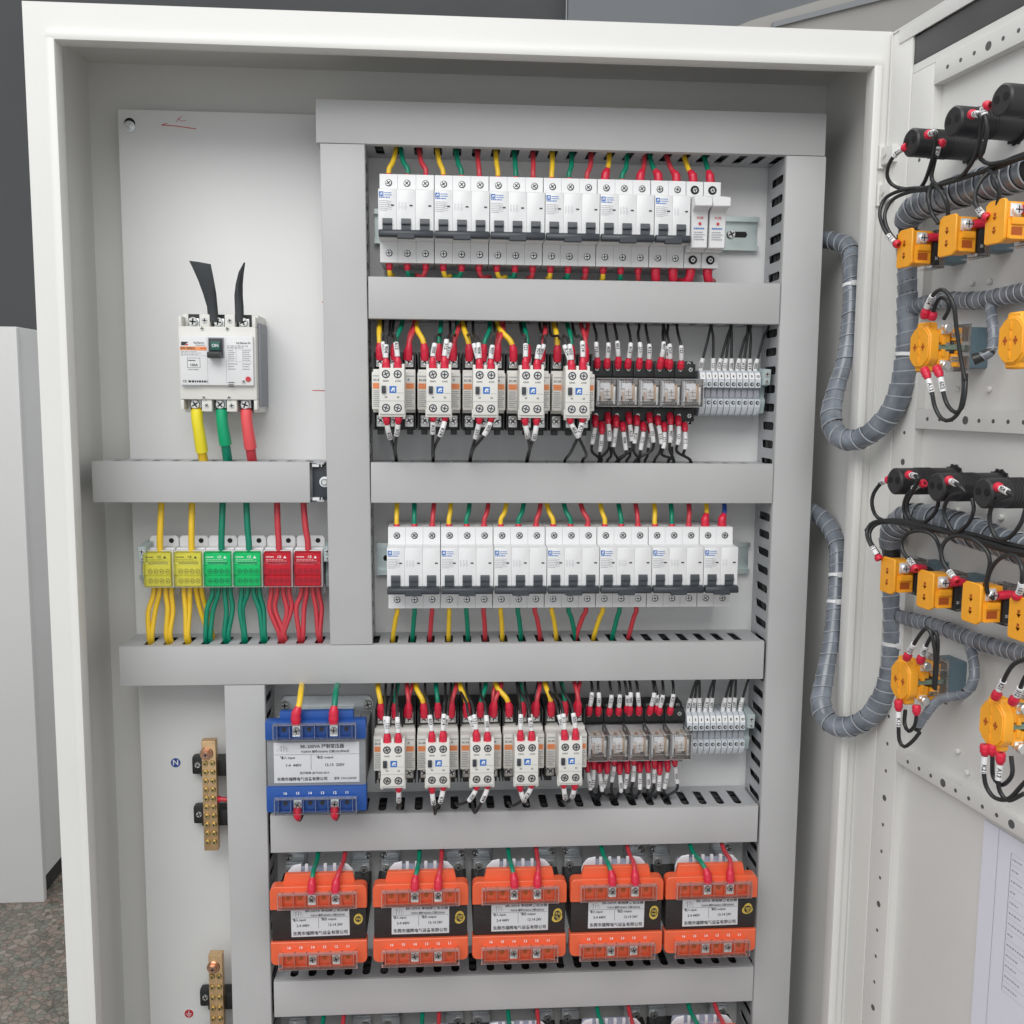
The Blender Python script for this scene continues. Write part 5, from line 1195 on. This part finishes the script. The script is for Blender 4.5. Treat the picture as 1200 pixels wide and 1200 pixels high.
# ---- black wires on the door: (pixel, pixel, height off the door)
DW = [
 ('small wire loop from the first upper lamp body down to the wire bundle', [(1063,172,48),(1052,178,50),(1042,192,52),(1040,208,50),(1050,219,44),(1075,222,38),(1100,217,34)], 3, 11),
 ('black wire from the top of the first upper lamp body down to the bundle', [(1087,158,48),(1096,156,50),(1096,172,46),(1090,195,42),(1084,212,38),(1078,221,37)], 4, 8),
 ('black wire from the second upper lamp body looping down to the bundle', [(1105,168,40),(1100,170,44),(1095,190,40),(1092,210,38),(1104,222,36)], 4, 9),
 ('black wire from the top of the second upper lamp body down to the bundle', [(1138,134,50),(1148,135,52),(1150,150,48),(1144,180,44),(1130,203,38),(1118,211,36)], 5, 8),
 ('black wire dropping between the second and third upper lamp bodies', [(1160,124,48),(1152,126,50),(1157,150,48),(1152,178,44),(1148,184,40),(1160,192,36),(1190,186,34),(1215,178,34)], 4, 7),
 ('black bundled wire running along the upper door under the lamps', [(1085,224,38),(1104,214,36),(1130,206,34),(1160,200,32),(1190,188,32),(1220,178,32)], 0, 0),
 ('second black bundled wire running along the upper door under the lamps', [(1075,222,40),(1100,217,38),(1128,209,36),(1160,197,34),(1190,184,34),(1220,174,34)], 0, 0),
 ('outer black wire loop into the first upper push button block', [(1053,287,36),(1046,282,38),(1036,268,42),(1031,250,44),(1038,232,42),(1060,222,40),(1085,220,38)], 3, 10),
 ('inner black wire loop into the first upper push button block', [(1054,285,34),(1047,279,36),(1039,266,40),(1037,250,42),(1046,234,40),(1066,225,38),(1090,222,38)], 0, 0),
 ('black wire into the middle of the first upper push button block', [(1100,262,34),(1092,250,36),(1088,232,38),(1092,216,38)], 0, 0),
 ('black wire curving down to the second upper push button block', [(1111,258,30),(1110,240,34),(1104,226,36),(1094,216,38)], 0, 0),
 ('black wire loop into the left of the third upper push button block', [(1158,256,34),(1150,250,36),(1143,238,38),(1144,222,38),(1152,208,36),(1162,200,34)], 4, 7),
 ('black wire down behind the third upper push button block', [(1169,240,32),(1171,224,34),(1166,208,36),(1160,200,34)], 0, 0),
 ('outer black loop over the upper selector switch block', [(1083,372,38),(1087,358,40),(1095,344,42),(1106,340,42),(1117,356,40),(1121,385,36),(1126,420,32),(1131,445,30)], 9, 14),
 ('inner black loop over the upper selector switch block', [(1092,374,34),(1096,358,36),(1102,349,36),(1110,352,36),(1112,362,34),(1106,374,34)], 7, 0),
 ('left black wire hanging in a loop below the upper selector switch block', [(1083,432,38),(1088,445,38),(1092,460,38),(1096,478,36),(1104,491,34),(1114,492,32),(1124,482,30),(1129,460,30),(1129,435,28)], 11, 13),
 ('right black wire hanging in a loop below the upper selector switch block', [(1097,430,34),(1102,442,34),(1105,458,34),(1110,474,32),(1119,483,32),(1127,478,30),(1131,460,30),(1132,438,28)], 11, 13),
 ('black wire loop from the first lower lamp body down to the bundle', [(1043,562,46),(1034,565,46),(1024,578,48),(1022,592,48),(1028,606,44),(1045,612,40),(1070,614,38)], 2, 8),
 ('left black wire of the loop under the second lower lamp body', [(1084,566,42),(1074,570,44),(1063,580,44),(1059,596,42),(1065,610,40),(1085,614,38)], 5, 9),
 ('round black wire loop between the first and second lower lamp bodies', [(1064,556,48),(1076,560,50),(1070,575,46),(1063,590,42),(1066,606,40),(1082,612,38),(1096,600,38),(1100,585,40),(1099,578,40)], 6, 7),
 ('round black wire loop under the second lower lamp body', [(1111,562,48),(1122,568,50),(1130,576,48),(1119,578,46),(1110,586,44),(1106,600,42),(1112,616,40),(1120,624,38),(1134,614,38),(1141,598,38),(1139,584,38)], 5, 8),
 ('round black wire loop under the third lower lamp body', [(1168,570,48),(1180,576,50),(1184,580,48),(1172,584,46),(1162,594,44),(1160,612,42),(1168,630,40),(1182,630,38),(1196,614,38),(1204,590,38)], 6, 9),
 ('thick black bundled wire running along the lower door', [(1016,622,42),(1030,612,42),(1060,611,40),(1090,618,38),(1130,628,36),(1170,640,34),(1220,652,34)], 0, 0),
 ('second black bundled wire running along the lower door', [(1025,612,42),(1050,613,40),(1080,620,38),(1120,626,36),(1165,642,34),(1220,656,34)], 0, 0),
 ('third black bundled wire running along the lower door', [(1060,614,40),(1090,621,38),(1130,624,36),(1170,634,34),(1220,646,34)], 0, 0),
 ('outer black wire loop into the first lower push button block', [(1031,656,36),(1025,646,38),(1018,634,40),(1016,622,42),(1024,612,42),(1050,610,40)], 3, 9),
 ('inner black wire loop into the first lower push button block', [(1033,655,34),(1027,645,36),(1020,634,38),(1020,622,40),(1030,613,40),(1055,613,38)], 0, 0),
 ('black wire loop into the second lower push button block', [(1074,668,36),(1068,659,36),(1059,648,38),(1056,636,40),(1064,625,40),(1080,622,38),(1094,628,36),(1101,642,34),(1104,658,32)], 5, 8),
 ('black wire loop into the third lower push button block', [(1122,682,36),(1114,672,36),(1106,660,38),(1103,646,40),(1108,634,40),(1120,628,38),(1140,632,38),(1155,644,36),(1160,658,36),(1157,676,36),(1154,692,36),(1164,702,36)], 5, 8),
 ('black wire loop into the fourth lower push button block', [(1190,700,34),(1196,690,36),(1198,668,38),(1190,652,38),(1176,652,38),(1163,664,38),(1156,684,38),(1158,696,38)], 6, 10),
 ('left tall black wire arching over the lower selector switch block', [(1062,772,38),(1068,760,40),(1078,744,42),(1086,736,42),(1092,745,40),(1096,770,36),(1094,806,30)], 9, 13),
 ('right tall black wire arching over the lower selector switch block', [(1078,776,34),(1083,762,36),(1090,748,38),(1096,740,38),(1099,752,36),(1098,780,32),(1096,808,28)], 9, 12),
 ('black wire hanging in a loop below the lower selector switch block', [(1053,820,38),(1053,832,38),(1053,850,38),(1054,868,36),(1060,875,34),(1070,868,32),(1078,858,30)], 10, 14),
 ('short black wire loop below the lower selector switch block', [(1074,826,34),(1074,838,34),(1072,850,32),(1065,857,32),(1060,848,32),(1061,832,32)], 9, 0),
 ('black wire rising from the right selector switch block to the right edge', [(1166,818,38),(1174,802,40),(1182,786,42),(1190,777,42),(1204,772,40),(1220,770,38)], 9, 11),
 ('second black wire rising from the right selector switch block at the right edge', [(1186,824,34),(1194,810,36),(1200,796,38),(1208,784,38)], 9, 10),
 ('left black wire hanging below the right selector switch block', [(1154,872,38),(1154,886,38),(1153,905,38),(1156,922,36),(1166,935,34),(1182,936,32),(1198,920,30),(1212,905,30)], 9, 14),
 ('middle black wire hanging below the right selector switch block', [(1173,882,36),(1172,894,36),(1170,915,36),(1172,928,34),(1182,938,32),(1200,930,30)], 9, 13),
 ('short black loop wire below the right selector switch block', [(1163,872,34),(1163,890,34),(1164,910,32),(1174,920,32),(1186,908,32),(1185,886,32)], 9, 0),
]
for lab, pts, bl, ml in DW:
    N_ = len(pts)
    if 'selector' in lab: pts = [(a, c, d+11) for a, c, d in pts]
    elif 'push button block' in lab: pts = [(a, c, d+11*(1 if k < 3 else max(0, 1-(k-2)/(N_-3)))) for k, (a, c, d) in enumerate(pts)]
    wire([dp(*q) for q in pts], 1.65 if 'thick' not in lab else 2.6, BLKW, lab, 'black wires on the open door', boot=(max(bl, 5)*.95 if bl else None), bootr=3.2, marker=(ml*.9 if ml else None), markr=2.5)
bpy.context.view_layer.update()
print('objects', len(bpy.data.objects), 'tris', sum(len(o.data.polygons)*2 for o in bpy.data.objects if o.type == 'MESH'))
